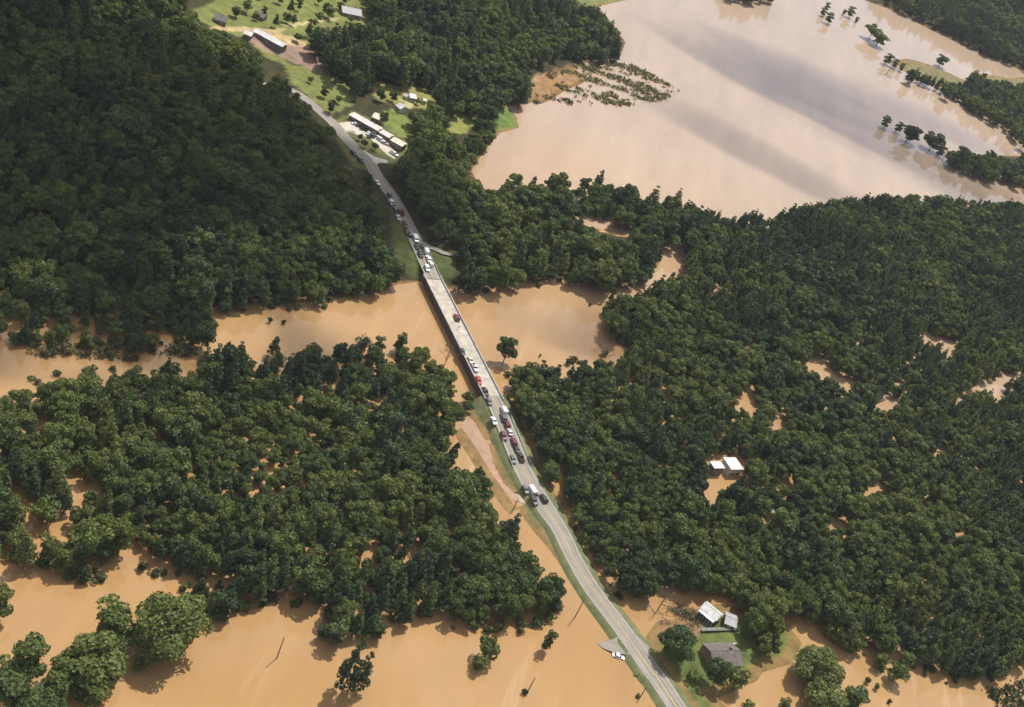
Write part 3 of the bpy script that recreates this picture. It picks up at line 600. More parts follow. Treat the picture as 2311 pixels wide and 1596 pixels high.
WL = {'hill': 'on the dark shaded hillside left of the road', 'bank': 'standing in the flooded fringe below the dark hillside at the left edge', 'north': 'in the wood between the far road and the lake',
      'east': 'in the dense flooded wood right of the road', 'south': 'in the dense flooded wood left of the road', 'far': 'on the far lake shore', 'isl': 'on the strip of land in the lake', 'hed': 'in the hedge at the right end of the lake', 'top': 'at the top edge beyond the lake', 'mead': 'scattered on the hilltop field around the barn'}
def place_tree(kind, loc, s, rz, label, group=None, cat='tree', sz=None):
    sp, cmn, tm, j, H_, R_ = KINDS[kind]
    e = empty(sp, loc, rz, label, cat, group); e.scale = (s, s, s if sz is None else sz)
    o = mk('crown', None, None, None, e, mesh=cmn); mk('trunk', None, None, None, e, mesh=tm)
    return e
near = sorted(range(len(forest)), key=lambda i: forest[i][0] ** 2 + forest[i][1] ** 2 + 9e4)
cnt = {'broadleaf_tree': 0, 'pine_tree': 0}; rest = {'broadleaf_tree': [], 'pine_tree': []}
def where(wn, px, py):
    if wn == 'south': return ('on the river side of ' if py < 960 - px * .06 else 'on the road side of ' if px > 1000 - 0 else 'on the open water side of ' if py > 1215 else 'at the left edge of ' if px < 240 else 'on the left in the middle of ' if px < 560 else 'on the right in the middle of ') + 'the wood left of the road'
    if wn == 'east': return ('on the road side of ' if px < 1420 else 'on the open water side of ' if py > 1300 else 'in the middle of ') + 'the flooded wood right of the road'
    return WL[wn]
for i in near:
    x, y, z, kd, s_, rz, wn = forest[i]; sp = KINDS[kd][0]
    px_, py_ = proj((x, y, z + 10))
    if wn == 'mead' or cnt[sp] < (165 if sp == 'broadleaf_tree' else 200) and -10 < px_ < 2321 and -10 < py_ < 1606:
        cnt[sp] += 1
        nm = 'broadleaf tree ' if sp == 'broadleaf_tree' else 'dark pine '
        ww = where(wn, px_, py_); sl_ = 'small ' if s_ < .72 else 'tall ' if s_ > .98 else ''
        place_tree(kd, (x, y, z), s_, rz, sl_ + nm + ww, sl_ + ('broadleaf trees ' if sp == 'broadleaf_tree' else 'pines ') + ww)
    else: rest[sp].append(i)
src = bpy.data.collections.new('tree_kinds')
for k, (sp, cmn, tm, j, H_, R_) in enumerate(KINDS):
    o = bpy.data.objects.new('%02d_%s' % (k, sp), j); src.objects.link(o)
def scatter(name, idx, label, cat):
    n = len(idx); me = bpy.data.meshes.new(name)
    me.vertices.add(n); me.vertices.foreach_set('co', np.array([forest[i][:3] for i in idx], np.float32).ravel())
    a = me.attributes.new('pick', 'INT', 'POINT'); a.data.foreach_set('value', np.array([forest[i][3] for i in idx], np.int32))
    a = me.attributes.new('size', 'FLOAT_VECTOR', 'POINT'); a.data.foreach_set('vector', np.array([[forest[i][4]] * 3 for i in idx], np.float32).ravel())
    a = me.attributes.new('turn', 'FLOAT_VECTOR', 'POINT'); a.data.foreach_set('vector', np.array([[0, 0, forest[i][5]] for i in idx], np.float32).ravel())
    me.update(); o = bpy.data.objects.new(name, me); COL.objects.link(o)
    ng = bpy.data.node_groups.new(name, 'GeometryNodeTree')
    ng.interface.new_socket('Geometry', in_out='INPUT', socket_type='NodeSocketGeometry'); ng.interface.new_socket('Geometry', in_out='OUTPUT', socket_type='NodeSocketGeometry')
    gi = ng.nodes.new('NodeGroupInput'); go = ng.nodes.new('NodeGroupOutput'); iop = ng.nodes.new('GeometryNodeInstanceOnPoints'); ci = ng.nodes.new('GeometryNodeCollectionInfo')
    ci.inputs[0].default_value = src; ci.inputs[1].default_value = True; ci.inputs[2].default_value = True
    iop.inputs['Pick Instance'].default_value = True
    def na(nm, ty):
        q = ng.nodes.new('GeometryNodeInputNamedAttribute'); q.data_type = ty; q.inputs[0].default_value = nm; return q.outputs[0]
    ng.links.new(gi.outputs[0], iop.inputs['Points']); ng.links.new(ci.outputs[0], iop.inputs['Instance'])
    ng.links.new(na('pick', 'INT'), iop.inputs['Instance Index']); ng.links.new(na('turn', 'FLOAT_VECTOR'), iop.inputs['Rotation']); ng.links.new(na('size', 'FLOAT_VECTOR'), iop.inputs['Scale'])
    ng.links.new(iop.outputs[0], go.inputs[0])
    md = o.modifiers.new('scatter', 'NODES'); md.node_group = ng
    return tag(o, label, cat, kind='stuff')
scatter('woodland', rest['broadleaf_tree'], 'mass of broadleaf woodland over the hillside and far banks', 'woodland')
scatter('pine_woodland', rest['pine_tree'], 'mass of dark pine woodland right of the road and beyond', 'woodland')
print('individual', cnt, 'rest', {k: len(v) for k, v in rest.items()})

# single trees: (kind, crown centre in the picture, crown width in picture, height m, label)
SINGLE = [
 (9, 382, 1405, 145, 20, 'very large round oak standing in the floodwater at lower left'),
 (2, 258, 1385, 88, 19, 'tall leafy tree just left of the very large round oak'),
 (0, 222, 1480, 120, 17, 'broad tree in the water below-left of the large oak'),
 (1, 68, 1475, 84, 17, 'domed tree in the water near the bottom left corner'),
 (4, 128, 1535, 70, 14, 'smaller tree in the water at the bottom left, between two larger ones'),
 (1, 30, 1560, 90, 15, 'tree cut off by the bottom left corner'),
 (4, 186, 1545, 60, 11, 'low tree in the water at the bottom, left of the open floodwater'),
 (1, 0, 1350, 62, 15, 'tree cut by the left edge above the open floodwater'),
 (11, 318, 1495, 36, 6, 'small bush standing in water under the large oak'),
 (11, 500, 1385, 40, 5, 'low bush in the water at the lower edge of the left wood'),
 (11, 662, 1362, 12, 4, 'tiny dark bush in the water beside the left wood'),
 (8, 800, 1492, 66, 26, 'tall sparse pine with bare trunk standing alone in the floodwater'),
 (8, 826, 1508, 46, 19, 'second sparse pine close beside the tall one in the floodwater'),
 (4, 860, 1415, 48, 9, 'low tree leaning out over the water at the tip of the left wood'),
 (3, 1108, 1455, 62, 12, 'lone leafy tree with a hollow side in the open floodwater'),
 (4, 1085, 1488, 44, 8, 'small tree in the water just below the lone leafy tree'),
 (4, 1239, 1438, 37, 12, 'small upright lone tree in the water left of the road'),
 (1, 1150, 782, 56, 17, 'lone green tree in the river right of the bridge'),
 (4, 1470, 417, 0, 17, None),
 (9, 1532, 1450, 92, 14, 'large dark round tree beside the road near the houses'),
 (3, 1630, 1515, 70, 13, 'dark tree in front of the brown-roofed house'),
 (1, 1672, 1530, 62, 11, 'leafy tree at the lower right corner of the house yard'),
 (11, 1572, 1527, 46, 4, 'brown scrubby bush at the edge of the lawn'),
 (9, 1852, 1502, 120, 15, 'broad tree on the bank at lower right with a pale spot beside it'),
 (0, 1868, 1572, 100, 14, 'wide tree at the bottom edge right of the houses'),
 (1, 1932, 1572, 74, 13, 'rounded tree at the bottom edge beside the right floodwater'),
 (4, 1690, 1592, 40, 10, 'small tree top at the bottom edge right of the lawn'),
 (4, 1776, 1592, 40, 10, 'small tree top at the bottom edge below the flooded grass'),
 (3, 2030, 1515, 56, 11, 'bushy tree in the water at lower right'),
 (4, 2052, 1490, 44, 10, 'tree in the water below the right wood edge'),
 (4, 1996, 1490, 40, 9, 'small tree at the waterline left of the bushy one at lower right'),
 (11, 1962, 1534, 18, 4, 'small round bush in the water at lower right, left one of two'),
 (11, 1980, 1548, 16, 4, 'small round bush in the water at lower right, right one of two'),
 (11, 2010, 1580, 14, 3, 'tiny bush in the water near the bottom at lower right'),
 (11, 2090, 1520, 12, 3, 'tiny bush in the shallow water under the right wood'),
 (3, 1595, 1318, 42, 11, 'round tree behind the white-roofed house'),
 (4, 1630, 1412, 0, 9, None),
 (11, 611, 720, 14, 4, 'small bush in the river, left one of a pair by the left bank'),
 (11, 640, 724, 13, 3, 'small bush in the river, right one of a pair by the left bank'),
 (11, 1334, 685, 9, 3, 'tiny dark bush in the river near the right wood'),
 (11, 1303, 807, 9, 3, 'tiny dark bush in the river off the near right bank'),
 (11, 1284, 814, 12, 3, 'low dark bush in the river off the near right bank'),
 (11, 1220, 800, 7, 3, 'tiny brown bush in the river between lone tree and right bank'),
 (4, 860, 776, 36, 12, 'small tree on the near river bank left of the bridge'),
 (4, 912, 768, 36, 12, 'upright tree on the near river bank close to the bridge'),
 (11, 828, 768, 26, 7, 'leaning bush over the river on the near bank'),
 (4, 1877, 38, 24, 14, 'lake tree, largest of the left trio at the top right'),
 (4, 1862, 25, 17, 11, 'lake tree, leftmost of the left trio at the top right'),
 (4, 1870, 13, 14, 12, 'lake tree, uppermost of the left trio at the top right'),
 (4, 1907, 25, 11, 8, 'small lake tree between the two groups at the top right'),
 (4, 1924, 24, 22, 15, 'tall lake tree of the right group at the top right'),
 (4, 1934, 42, 12, 8, 'small lake tree below the tall one at the top right'),
 (3, 1972, 66, 36, 19, 'big tree standing in the lake, left half of a pair'),
 (2, 1988, 82, 38, 18, 'big tree standing in the lake, right half of a pair'),
 (1, 2127, 133, 31, 15, 'round tree on the grassy strip in the lake'),
 (4, 2005, 272, 28, 13, 'leftmost tree of the row in the lake at right'),
 (4, 2030, 282, 22, 12, 'second tree from the left of the row in the lake at right'),
 (2, 2059, 295, 44, 19, 'largest domed tree of the row in the lake at right'),
 (0, 2112, 313, 44, 19, 'fourth tree of the row in the lake at right'),
 (4, 2124, 336, 26, 12, 'small tree beside the hedge in the lake at right'),
 (4, 2005, 128, 24, 14, 'tree at the tip of the strip of land in the lake'),
 (4, 2022, 140, 20, 12, 'second tree at the tip of the strip of land in the lake'),
 (4, 2037, 148, 16, 11, 'third tree at the tip of the strip of land in the lake'),
 (1, 948, 262, 46, 13, 'tree between the mown field and the small field'),
 (1, 985, 252, 46, 14, 'tree right of the mown field by the white houses'),
 (3, 968, 285, 44, 12, 'tree left of the small round field'),
 (4, 1036, 582, 26, 7, 'small dark tree at the end of the side road'),
 (3, 832, 404, 26, 10, 'tree on the verge left of the upper road'),
 (11, 840, 286, 18, 4, 'bush on the verge between the road and the car park, far end'),
 (11, 812, 308, 16, 4, 'bush on the grass between the road and the car park, middle'),
 (11, 824, 323, 22, 5, 'bush on the grass between the road and the car park, near end'),
 (11, 848, 330, 22, 5, 'bush at the edge of the car park near the last building'),
 (3, 870, 262, 24, 9, 'small tree beside the shed behind the car park'),
 (11, 1062, 895, 40, 6, 'bush at the near end of the bridge on the left'),
 (11, 1056, 918, 30, 5, 'bush on the verge left of the road below the bridge'),
 (11, 1142, 896, 28, 4, 'low bush at the near end of the bridge on the right'),
 (0, 165, 1500, 84, 15, 'tree filling the clump between the domed tree and the broad tree at lower left'),
 (3, 262, 1440, 78, 13, 'spreading tree joining the clump under the tall leafy tree at lower left'),
 (1, 345, 1455, 70, 13, 'tree merging with the lower left flank of the very large oak'),
 (0, 95, 1580, 96, 14, 'broad tree at the bottom edge in the lower left clump'),
 (3, 20, 1512, 70, 12, 'rounded tree at the left edge of the lower left clump'),
 (2, 425, 1365, 70, 17, 'tree behind the right shoulder of the very large oak'),
 (1, 215, 1565, 56, 10, 'low tree at the bottom edge, right end of the lower left clump'),
 (4, 770, 1420, 70, 13, 'tree above the sparse pines at the tip of the left wood'),
 (4, 735, 1420, 36, 8, 'small tree left of the sparse pines'),
 (14, 1012, 800, 30, 15, 'bare dead tree on the near river bank by the bridge'),
 (14, 1362, 800, 34, 14, 'bare dead tree at the river edge of the right wood'),
 (14, 820, 775, 26, 12, 'bare dead tree leaning over the river on the near bank'),
 (14, 455, 830, 30, 14, 'bare dead tree at the left river bend'),
 (14, 2010, 150, 20, 14, 'bare dead tree in the lake at the tip of the strip of land'),
 (14, 2132, 352, 18, 14, 'bare dead tree at the left end of the lake hedge'),
 (14, 1500, 1350, 44, 10, 'bare dead tree over the debris left of the white-roofed house'),
 (3, 650, 38, 26, 7, 'small tree on the hilltop field above the barn'),
 
 (1, 720, 82, 34, 9, 'tree on the right of the barn yard'),
 (3, 745, 110, 36, 9, 'tree at the lower end of the barn yard'),
 (3, 672, 82, 24, 6, 'small tree right behind the barn'),
 (11, 705, 48, 18, 4, 'bush on the hilltop track'),
 (4, 535, 22, 26, 8, 'tree beside the dark-roofed hilltop house'),
 
 (1, 560, 10, 30, 9, 'tree at the top edge near the brown-roofed shed'),
 
 (1, 745, 25, 34, 9, 'tree left of the brown-roofed house at the top edge'),
 (4, 735, 205, 26, 8, 'small tree on the green slope above the car park'),
 (11, 765, 222, 22, 5, 'bush on the green slope near the wood'),
 (11, 700, 178, 18, 4, 'bush at the upper end of the green slope'),
 (4, 748, 236, 28, 9, 'tree at the foot of the green slope beside the road'),
 (3, 890, 216, 24, 7, 'tree left of the white-roofed cottages'),
 (11, 942, 228, 16, 4, 'bush among the white-roofed cottages'),
 (3, 862, 212, 26, 8, 'tree at the left end of the yellow-green field'),
 (1, 1000, 285, 30, 10, 'tree close to the left side of the small round field'),
 (11, 1440, 1568, 14, 2.5, 'dark driftwood bush at the foot of the pole near the road'),
 (11, 1187, 1560, 20, 3, 'dark clump around the foot of the stump in the open floodwater')]
for (kd, cx_, cy_, wpx, H_, lab) in SINGLE:
    if lab is None: continue
    sp, cmn, tm, j, H0, R0 = KINDS[kd]
    sz = H_ / H0
    g = 0.0
    for _ in range(4):
        p = at(cx_, cy_, g + H_ * .6); g = max(tz(p[0], p[1]), -.3 if kd in (10, 11) else -.5)
    wpx = wpx * (1.2 if (cx_ < 480 and cy_ > 1300) or (cx_ > 1850 and cy_ < 400) else 1.0); dist = float((p - CAMP) @ FW); s_ = (wpx / FOC * dist / 2) / (R0 * .98)
    place_tree(kd, (p[0], p[1], g if g > 0 else -.9), s_, rng.rand() * 6.28, lab, None, 'bush' if sp == 'bush' else 'tree', sz)

# half-drowned bushes along the waterlines
def fringe(line, n, spread, label, group, hs=(1.6, 4.5), seed=1, kinds=(10, 11)):
    r = np.random.RandomState(seed); L = np.array(line, float); seg = np.linalg.norm(np.diff(L, axis=0), axis=1); cum = np.concatenate([[0], np.cumsum(seg)])
    for q in range(n):
        s_ = r.uniform(0, cum[-1]); k = min(int(np.searchsorted(cum, s_)) - 1, len(seg) - 1); k = max(k, 0); p = L[k] + (L[k + 1] - L[k]) * (s_ - cum[k]) / seg[k] + r.randn(2) * spread
        g = at(p[0], p[1], 0)
        if road_d(np.array([g[0]]), np.array([g[1]]))[0][0] < 7.5: continue
        kd = int(r.choice(kinds)); h = r.uniform(*hs); f = h / KINDS[kd][4]
        place_tree(kd, (g[0], g[1], max(tz(g[0], g[1]), -.5) - .2), f * r.uniform(.8, 1.3), r.rand() * 6.28, label, group, 'bush', f)
fringe([(0, 745), (60, 770), (110, 795), (200, 785), (300, 795), (350, 780), (420, 765), (470, 772)], 46, 9, 'pale bush half drowned in the left channel below the dark hillside', 'bushes in the left river channel', (2, 5.5), 1, (10, 10, 11))
fringe([(40, 865), (200, 845), (330, 825), (430, 840), (570, 822), (760, 790), (1000, 815)], 26, 5, 'bush at the river edge of the wood left of the road', 'bushes on the near river bank', (2, 5), 2)
fringe([(0, 1262), (90, 1282), (200, 1322), (240, 1270), (400, 1300), (460, 1390), (580, 1375), (630, 1335), (740, 1390)], 30, 5, 'bush at the open water edge of the left wood, left half', 'bushes along the lower left waterline', (1.5, 4.5), 3)
fringe([(870, 1410), (950, 1385), (1050, 1418), (1180, 1425), (1265, 1370)], 22, 4, 'bush at the open water edge of the left wood, right half', 'bushes along the lower middle waterline', (1.5, 4.5), 4)
fringe([(1360, 690), (1372, 730), (1400, 775), (1330, 820), (1240, 812), (1180, 818), (1158, 850), (1165, 900)], 26, 5, 'bush at the river edge of the wood right of the bridge', 'bushes on the right river bank', (1.5, 4), 5)
fringe([(900, 650), (740, 684), (620, 692), (500, 708)], 14, 4, 'bush at the foot of the dark hillside on the far river bank', 'bushes on the far left river bank', (1.5, 4), 6)
fringe([(1020, 660), (1120, 650), (1250, 636), (1400, 655), (1480, 615)], 16, 4, 'bush on the far river bank right of the bridge', 'bushes on the far right river bank', (1.5, 4), 7)
fringe([(1910, 1465), (2000, 1490), (2080, 1510), (2180, 1540), (2290, 1505)], 26, 9, 'bush in the shallow water under the right wood at lower right', 'bushes in the lower right shallows', (1.2, 3.5), 8)
fringe([(1215, 1040), (1260, 1120), (1300, 1215), (1345, 1300), (1400, 1348)], 22, 4, 'bush on the right verge between the road and the wood', 'bushes along the right road verge', (1, 2.6), 9)
fringe([(2100, 195), (2200, 242), (2300, 306)], 12, 3, 'bush along the lake side of the strip of land at right', 'bushes on the lake strip', (1.5, 4), 10)
fringe([(205, 735), (250, 745), (300, 735), (345, 750), (400, 735), (470, 725), (488, 745)], 34, 8, 'yellow-green bush among the flooded trees under the dark hillside', 'yellow-green bushes under the hillside', (3, 6.5), 21, (10,))
HAZE = 0.00004
# ------------------------------------------------------------------ buildings
def bmat(name, col, **k): return plain(name, col, **k)
M['roof_white'] = bmat('white_metal_roof', (.5, .49, .48), rough=.5, scale=.45, amt=.25); M['roof_pink'] = bmat('pink_white_roof', (.6, .5, .46), rough=.6, scale=.45, amt=.28)
M['roof_cream'] = bmat('cream_roof', (.52, .48, .36), rough=.6, scale=.45, amt=.25)
M['roof_brown'] = bmat('brown_shingle_roof', (.13, .11, .1), rough=.9, scale=.8, amt=.25); M['roof_grey'] = bmat('grey_metal_roof', (.3, .29, .3), rough=.6, scale=.6, amt=.15)
M['wall_dark'] = bmat('dark_wall', (.16, .14, .13), rough=.9); M['wall_pale'] = bmat('pale_wall', (.55, .52, .46), rough=.9); M['wall_brick'] = bmat('brick_wall', (.26, .15, .11), rough=.9)
M['glass'] = bmat('window_glass', (.02, .025, .03), rough=.1, amt=.1, spec=.6); M['door'] = bmat('door_paint', (.3, .25, .2), rough=.6)
def building(name, label, e0, e1, width, wall_h, roof_h, rmat, wmat, cat='house', nwin=4, flat=False, z0=None, chim=False, porch=0):
    """e0, e1: ends of the ridge in the picture"""
    zr = 3.0
    for _ in range(4):
        a = at(*e0, zr + wall_h + roof_h); b = at(*e1, zr + wall_h + roof_h); m_ = (a + b) / 2; zr = max(tz(m_[0], m_[1]), .2) if z0 is None else z0
    L = float(np.linalg.norm((b - a)[:2])); ang = math.atan2(b[1] - a[1], b[0] - a[0]); hw = width / 2
    e = empty(name, (m_[0], m_[1], zr), ang, label, cat)
    MB().box(-L / 2, L / 2, -hw, hw, -2.0, wall_h).obj('wall', wmat, e)
    ov = .45
    if flat:
        rf = MB().prism([(-L / 2 - ov, wall_h + .01), (L / 2 + ov, wall_h + .01), (L / 2 + ov, wall_h + .3), (-L / 2 - ov, wall_h + .3)], -hw - ov, hw + ov).obj('roof', rmat, e)
    else:
        mb = MB()
        for s_ in (-1, 1):
            y0 = s_ * (hw + ov); zb = wall_h - ov * roof_h / hw
            mb.add([(-L / 2 - ov, y0, zb), (L / 2 + ov, y0, zb), (L / 2 + ov, 0, wall_h + roof_h), (-L / 2 - ov, 0, wall_h + roof_h),
                    (-L / 2 - ov, y0, zb + .18), (L / 2 + ov, y0, zb + .18), (L / 2 + ov, 0, wall_h + roof_h + .18), (-L / 2 - ov, 0, wall_h + roof_h + .18)],
                   [(0, 1, 2, 3), (4, 7, 6, 5), (0, 4, 5, 1), (1, 5, 6, 2), (3, 2, 6, 7), (0, 3, 7, 4)])
        rf = mb.obj('roof', rmat, e)
        for sx in (-1, 1): MB().add([(sx * (L / 2 - .05), -hw, wall_h), (sx * (L / 2 - .05), hw, wall_h), (sx * (L / 2 - .05), 0, wall_h + roof_h - .02), (sx * (L / 2 - .25), -hw, wall_h), (sx * (L / 2 - .25), hw, wall_h), (sx * (L / 2 - .25), 0, wall_h + roof_h - .02)], [(0, 1, 2), (5, 4, 3), (0, 2, 5, 3), (1, 4, 5, 2)]).obj('gable', wmat, e)
        ns = max(3, int(L / 2.4))
        for s_ in (-1, 1):          # standing seams / shingle courses
            for k in range(ns + 1):
                x = -L / 2 + L * k / ns; y0 = s_ * (hw + ov * .9); zb = wall_h - ov * roof_h / hw
                MB().tube((x, y0, zb + .2), (x, s_ * .05, wall_h + roof_h + .17), .05, .05, 4).obj('roof_seam', rmat, rf)
        MB().tube((-L / 2 - ov, 0, wall_h + roof_h + .17), (L / 2 + ov, 0, wall_h + roof_h + .17), .12, .12, 6).obj('ridge_cap', rmat, rf)
        if chim: MB().box(L * .2, L * .2 + .8, .4, 1.2, wall_h, wall_h + roof_h + 1.0).obj('chimney', M['wall_brick'], rf)
    for s_ in (-1, 1):
        for k in range(nwin):
            x = -L / 2 + L * (k + .5) / nwin; y = s_ * hw
            if k == nwin // 2: MB().box(x - .5, x + .5, y - .04 if s_ > 0 else y - .06, y + .06 if s_ > 0 else y + .04, .05, 2.1).obj('door', M['door'], e)
            else:
                w_ = MB().box(x - .6, x + .6, y - .05, y + .05, .95, 2.05).obj('window', M['wall_pale'], e); MB().box(x - .5, x + .5, y - .07, y + .07, 1.03, 1.97).obj('pane', M['glass'], w_)
    if porch:
        MB().box(-L / 2, L / 2, -hw - porch, -hw - .5, 2.5, 2.62).obj('awning', rmat, e)
        for k in range(6): MB().tube((-L / 2 + .2 + (L - .4) * k / 5, -hw - porch + .15, -.3), (-L / 2 + .2 + (L - .4) * k / 5, -hw - porch + .15, 2.5), .08, .08, 6).obj('post', M['wall_pale'], e)
    return e
building('long_barn', 'long low barn with bright white roof on the bare hilltop yard', (578, 66), (643, 101), 5.5, 3.2, .7, M['roof_white'], M['wall_dark'], 'barn', 9)
building('shed', 'small brown shed left of the long white barn', (556, 68), (571, 74), 6, 2.6, 1.2, M['roof_pink'], M['wall_dark'], 'shed', 2)
building('house', 'dark-roofed house on the hilltop above the gravel lane', (488, 30), (514, 38), 9, 2.8, 1.8, M['roof_brown'], M['wall_dark'], 'house', 4)
building('shed', 'low brown-roofed shed on the hilltop field, top edge', (577, 24), (600, 34), 6, 2.4, 1.2, M['roof_brown'], M['wall_dark'], 'shed', 3)
building('house', 'brown-roofed house at the top edge beside the wood', (772, 13), (814, 22), 11, 3.0, 2.2, M['roof_grey'], M['wall_brick'], 'house', 4, chim=True)
building('storefront', 'long pink-white roofed shop row facing the car park', (795, 256), (858, 291), 5.0, 3.2, .4, M['roof_pink'], M['wall_dark'], 'shop', 8)
building('storefront', 'short middle shop building with pale roof at the car park', (861, 295), (883, 307), 4.6, 3.0, .4, M['roof_pink'], M['wall_brick'], 'shop', 4)
building('storefront', 'cream-roofed end building at the near end of the car park', (888, 312), (913, 326), 5.4, 3.2, .5, M['roof_cream'], M['wall_dark'], 'shop', 4)
building('shed', 'shed with pale roof behind the shop row', (846, 256), (860, 262), 7, 3, 1, M['roof_cream'], M['wall_dark'], 'shed', 3)
building('house', 'white-roofed cottage at the edge of the yellow-green field', (925, 211), (937, 213), 6, 2.6, 1.2, M['roof_white'], M['wall_pale'], 'house', 3)
building('house', 'white-roofed cottage below the field track', (905, 233), (914, 241), 6, 2.8, 1.3, M['roof_white'], M['wall_pale'], 'house', 3)
building('shed', 'tiny white shed beside the upper cottage', (918, 212), (922, 216), 3.5, 2.2, .7, M['roof_white'], M['wall_pale'], 'shed', 2)
building('shed', 'tiny pale shed on the right of the yellow-green field', (955, 222), (961, 223), 3.5, 2.2, .7, M['roof_cream'], M['wall_pale'], 'shed', 2)
building('warehouse', 'white flat-roofed building in the middle of the right wood', (1643, 1046), (1668, 1046), 7, 4.2, .3, M['roof_white'], M['wall_pale'], 'building', 5, flat=True, z0=.3)
building('shed', 'small white shed left of the flat-roofed building in the wood', (1609, 1049), (1630, 1049), 3.6, 4.2, .3, M['roof_white'], M['wall_dark'], 'shed', 3, flat=True, z0=.3)
building('house', 'house with bright white roof and dark front in the flooded yard', (1593, 1361), (1626, 1388), 5.0, 2.8, 1.2, M['roof_white'], M['wall_dark'], 'house', 5, z0=.7, porch=2.2)
building('shed', 'grey-brown roofed shed just right of the white-roofed house', (1640, 1391), (1662, 1400), 6, 2.4, .8, M['roof_grey'], M['wall_dark'], 'shed', 3, z0=.7)
building('house', 'house with long grey-brown shingle roof among the trees by the road', (1605, 1470), (1668, 1468), 10, 2.8, 2.0, M['roof_brown'], M['wall_brick'], 'house', 6, z0=1.4, chim=True)
building('shed', 'tiny white shed in a gap of the right wood', (1739, 1152), (1745, 1152), 2.5, 3.5, .3, M['roof_white'], M['wall_pale'], 'shed', 2, flat=True, z0=.2)
building('shed', 'white-roofed shed at the water edge under the right wood', (1457, 1331), (1468, 1330), 3, 2.6, .4, M['roof_white'], M['wall_dark'], 'shed', 2, flat=True, z0=.1)
building('house', 'grey-roofed house half hidden at the top edge near the lake', (1205, 12), (1222, 22), 7, 3, 1.5, M['roof_grey'], M['wall_pale'], 'house', 3)
# low wall and path of the yard
def pt(px, py, z): return at(px, py, z)
sheet('driveway', [(1583, 1417), (1664, 1415), (1666, 1422), (1585, 1424)], 1.76, plain('worn_asphalt', (.17, .165, .15), .9, .6, .3))
sheet('garden_path', [(1597, 1457), (1630, 1455), (1664, 1450), (1664, 1453), (1630, 1459), (1598, 1461)], 1.72, M['lotconc'])
# ------------------------------------------------------------------ poles
def pole(label, base, top, leanfix=0, arm=True):
    p = at(*base, 0); best = min(np.arange(3, 16, .25), key=lambda h: abs(proj(p + [0, 0, h])[1] - top[1]))
    e = empty('utility_pole', (p[0], p[1], 0), .6, label, 'pole')
    MB().tube((0, 0, -2.5), (0, 0, best), .22, .15, 8).obj('shaft', M['bark'], e)
    if arm:
        ar = MB().box(-1.2, 1.2, -.28, -.12, best - 1.0, best - .85).obj('crossarm', M['bark'], e)
        for x in (-1.05, -.45, .45, 1.05): MB().tube((x, -.2, best - .85), (x, -.2, best - .65), .06, .05, 6).obj('insulator', M['wall_pale'], ar)
    return e
pole('bare utility pole alone in the open floodwater at lower left', (625, 1485), (642, 1439), arm=False)
pole('dark utility pole in the water left of the road', (1297, 1394), (1314, 1352))
pole('short utility pole in the water at the bottom beside the road', (1444, 1575), (1459, 1550), arm=False)
pole('dead trunk sticking out of a dark clump in the open floodwater', (1191, 1561), (1200, 1530), arm=False)
pole('utility pole on the muddy strip left of the road junction', (1157, 1152), (1166, 1128))
# ------------------------------------------------------------------ vehicles
def carpaint(name, col): 
    m, t, b = mat_base(name); t.links.new(ramp(t, [(.3, tuple(c * .9 for c in col)), (.7, tuple(min(1, c * 1.06) for c in col))], noise(t, 1.5)), b.inputs['Base Color'])
    setin(b, Roughness=.3); b.inputs['Coat Weight'].default_value = .5; return m
CP = {'white': carpaint('white_car_paint', (.8, .8, .8)), 'black': carpaint('black_car_paint', (.012, .012, .014)), 'grey': carpaint('grey_car_paint', (.09, .095, .1)),
      'red': carpaint('red_car_paint', (.42, .012, .014)), 'maroon': carpaint('dark_red_car_paint', (.12, .01, .014)), 'silver': carpaint('silver_car_paint', (.5, .5, .5))}
M['tyre'] = plain('tyre_rubber', (.015, .015, .015), .9); M['rim'] = plain('wheel_rim', (.35, .35, .36), .35); M['lamp'] = plain('lamp_lens', (.6, .6, .55), .2); M['tail'] = plain('tail_lens', (.35, .01, .01), .3)
def loft(prof, hw, taper):
    """side profile (x,z) lofted across y with narrowed edges for rounded flanks"""
    mb = MB(); n = len(prof); cxm = np.mean([p[0] for p in prof]); rows = [(-hw, taper), (-hw * .9, 1.0), (hw * .9, 1.0), (hw, taper)]
    czm = np.mean([p[1] for p in prof])
    for (y, k) in rows: mb.v += [(cxm + (p[0] - cxm) * (1 - (1 - k) * .25), y, czm + (p[1] - czm) * k) for p in prof]
    for r_ in range(3):
        for i in range(n): mb.f.append((r_ * n + i, r_ * n + (i + 1) % n, (r_ + 1) * n + (i + 1) % n, (r_ + 1) * n + i))
    mb.f += [tuple(range(n - 1, -1, -1)), tuple(range(3 * n, 4 * n))]; return mb
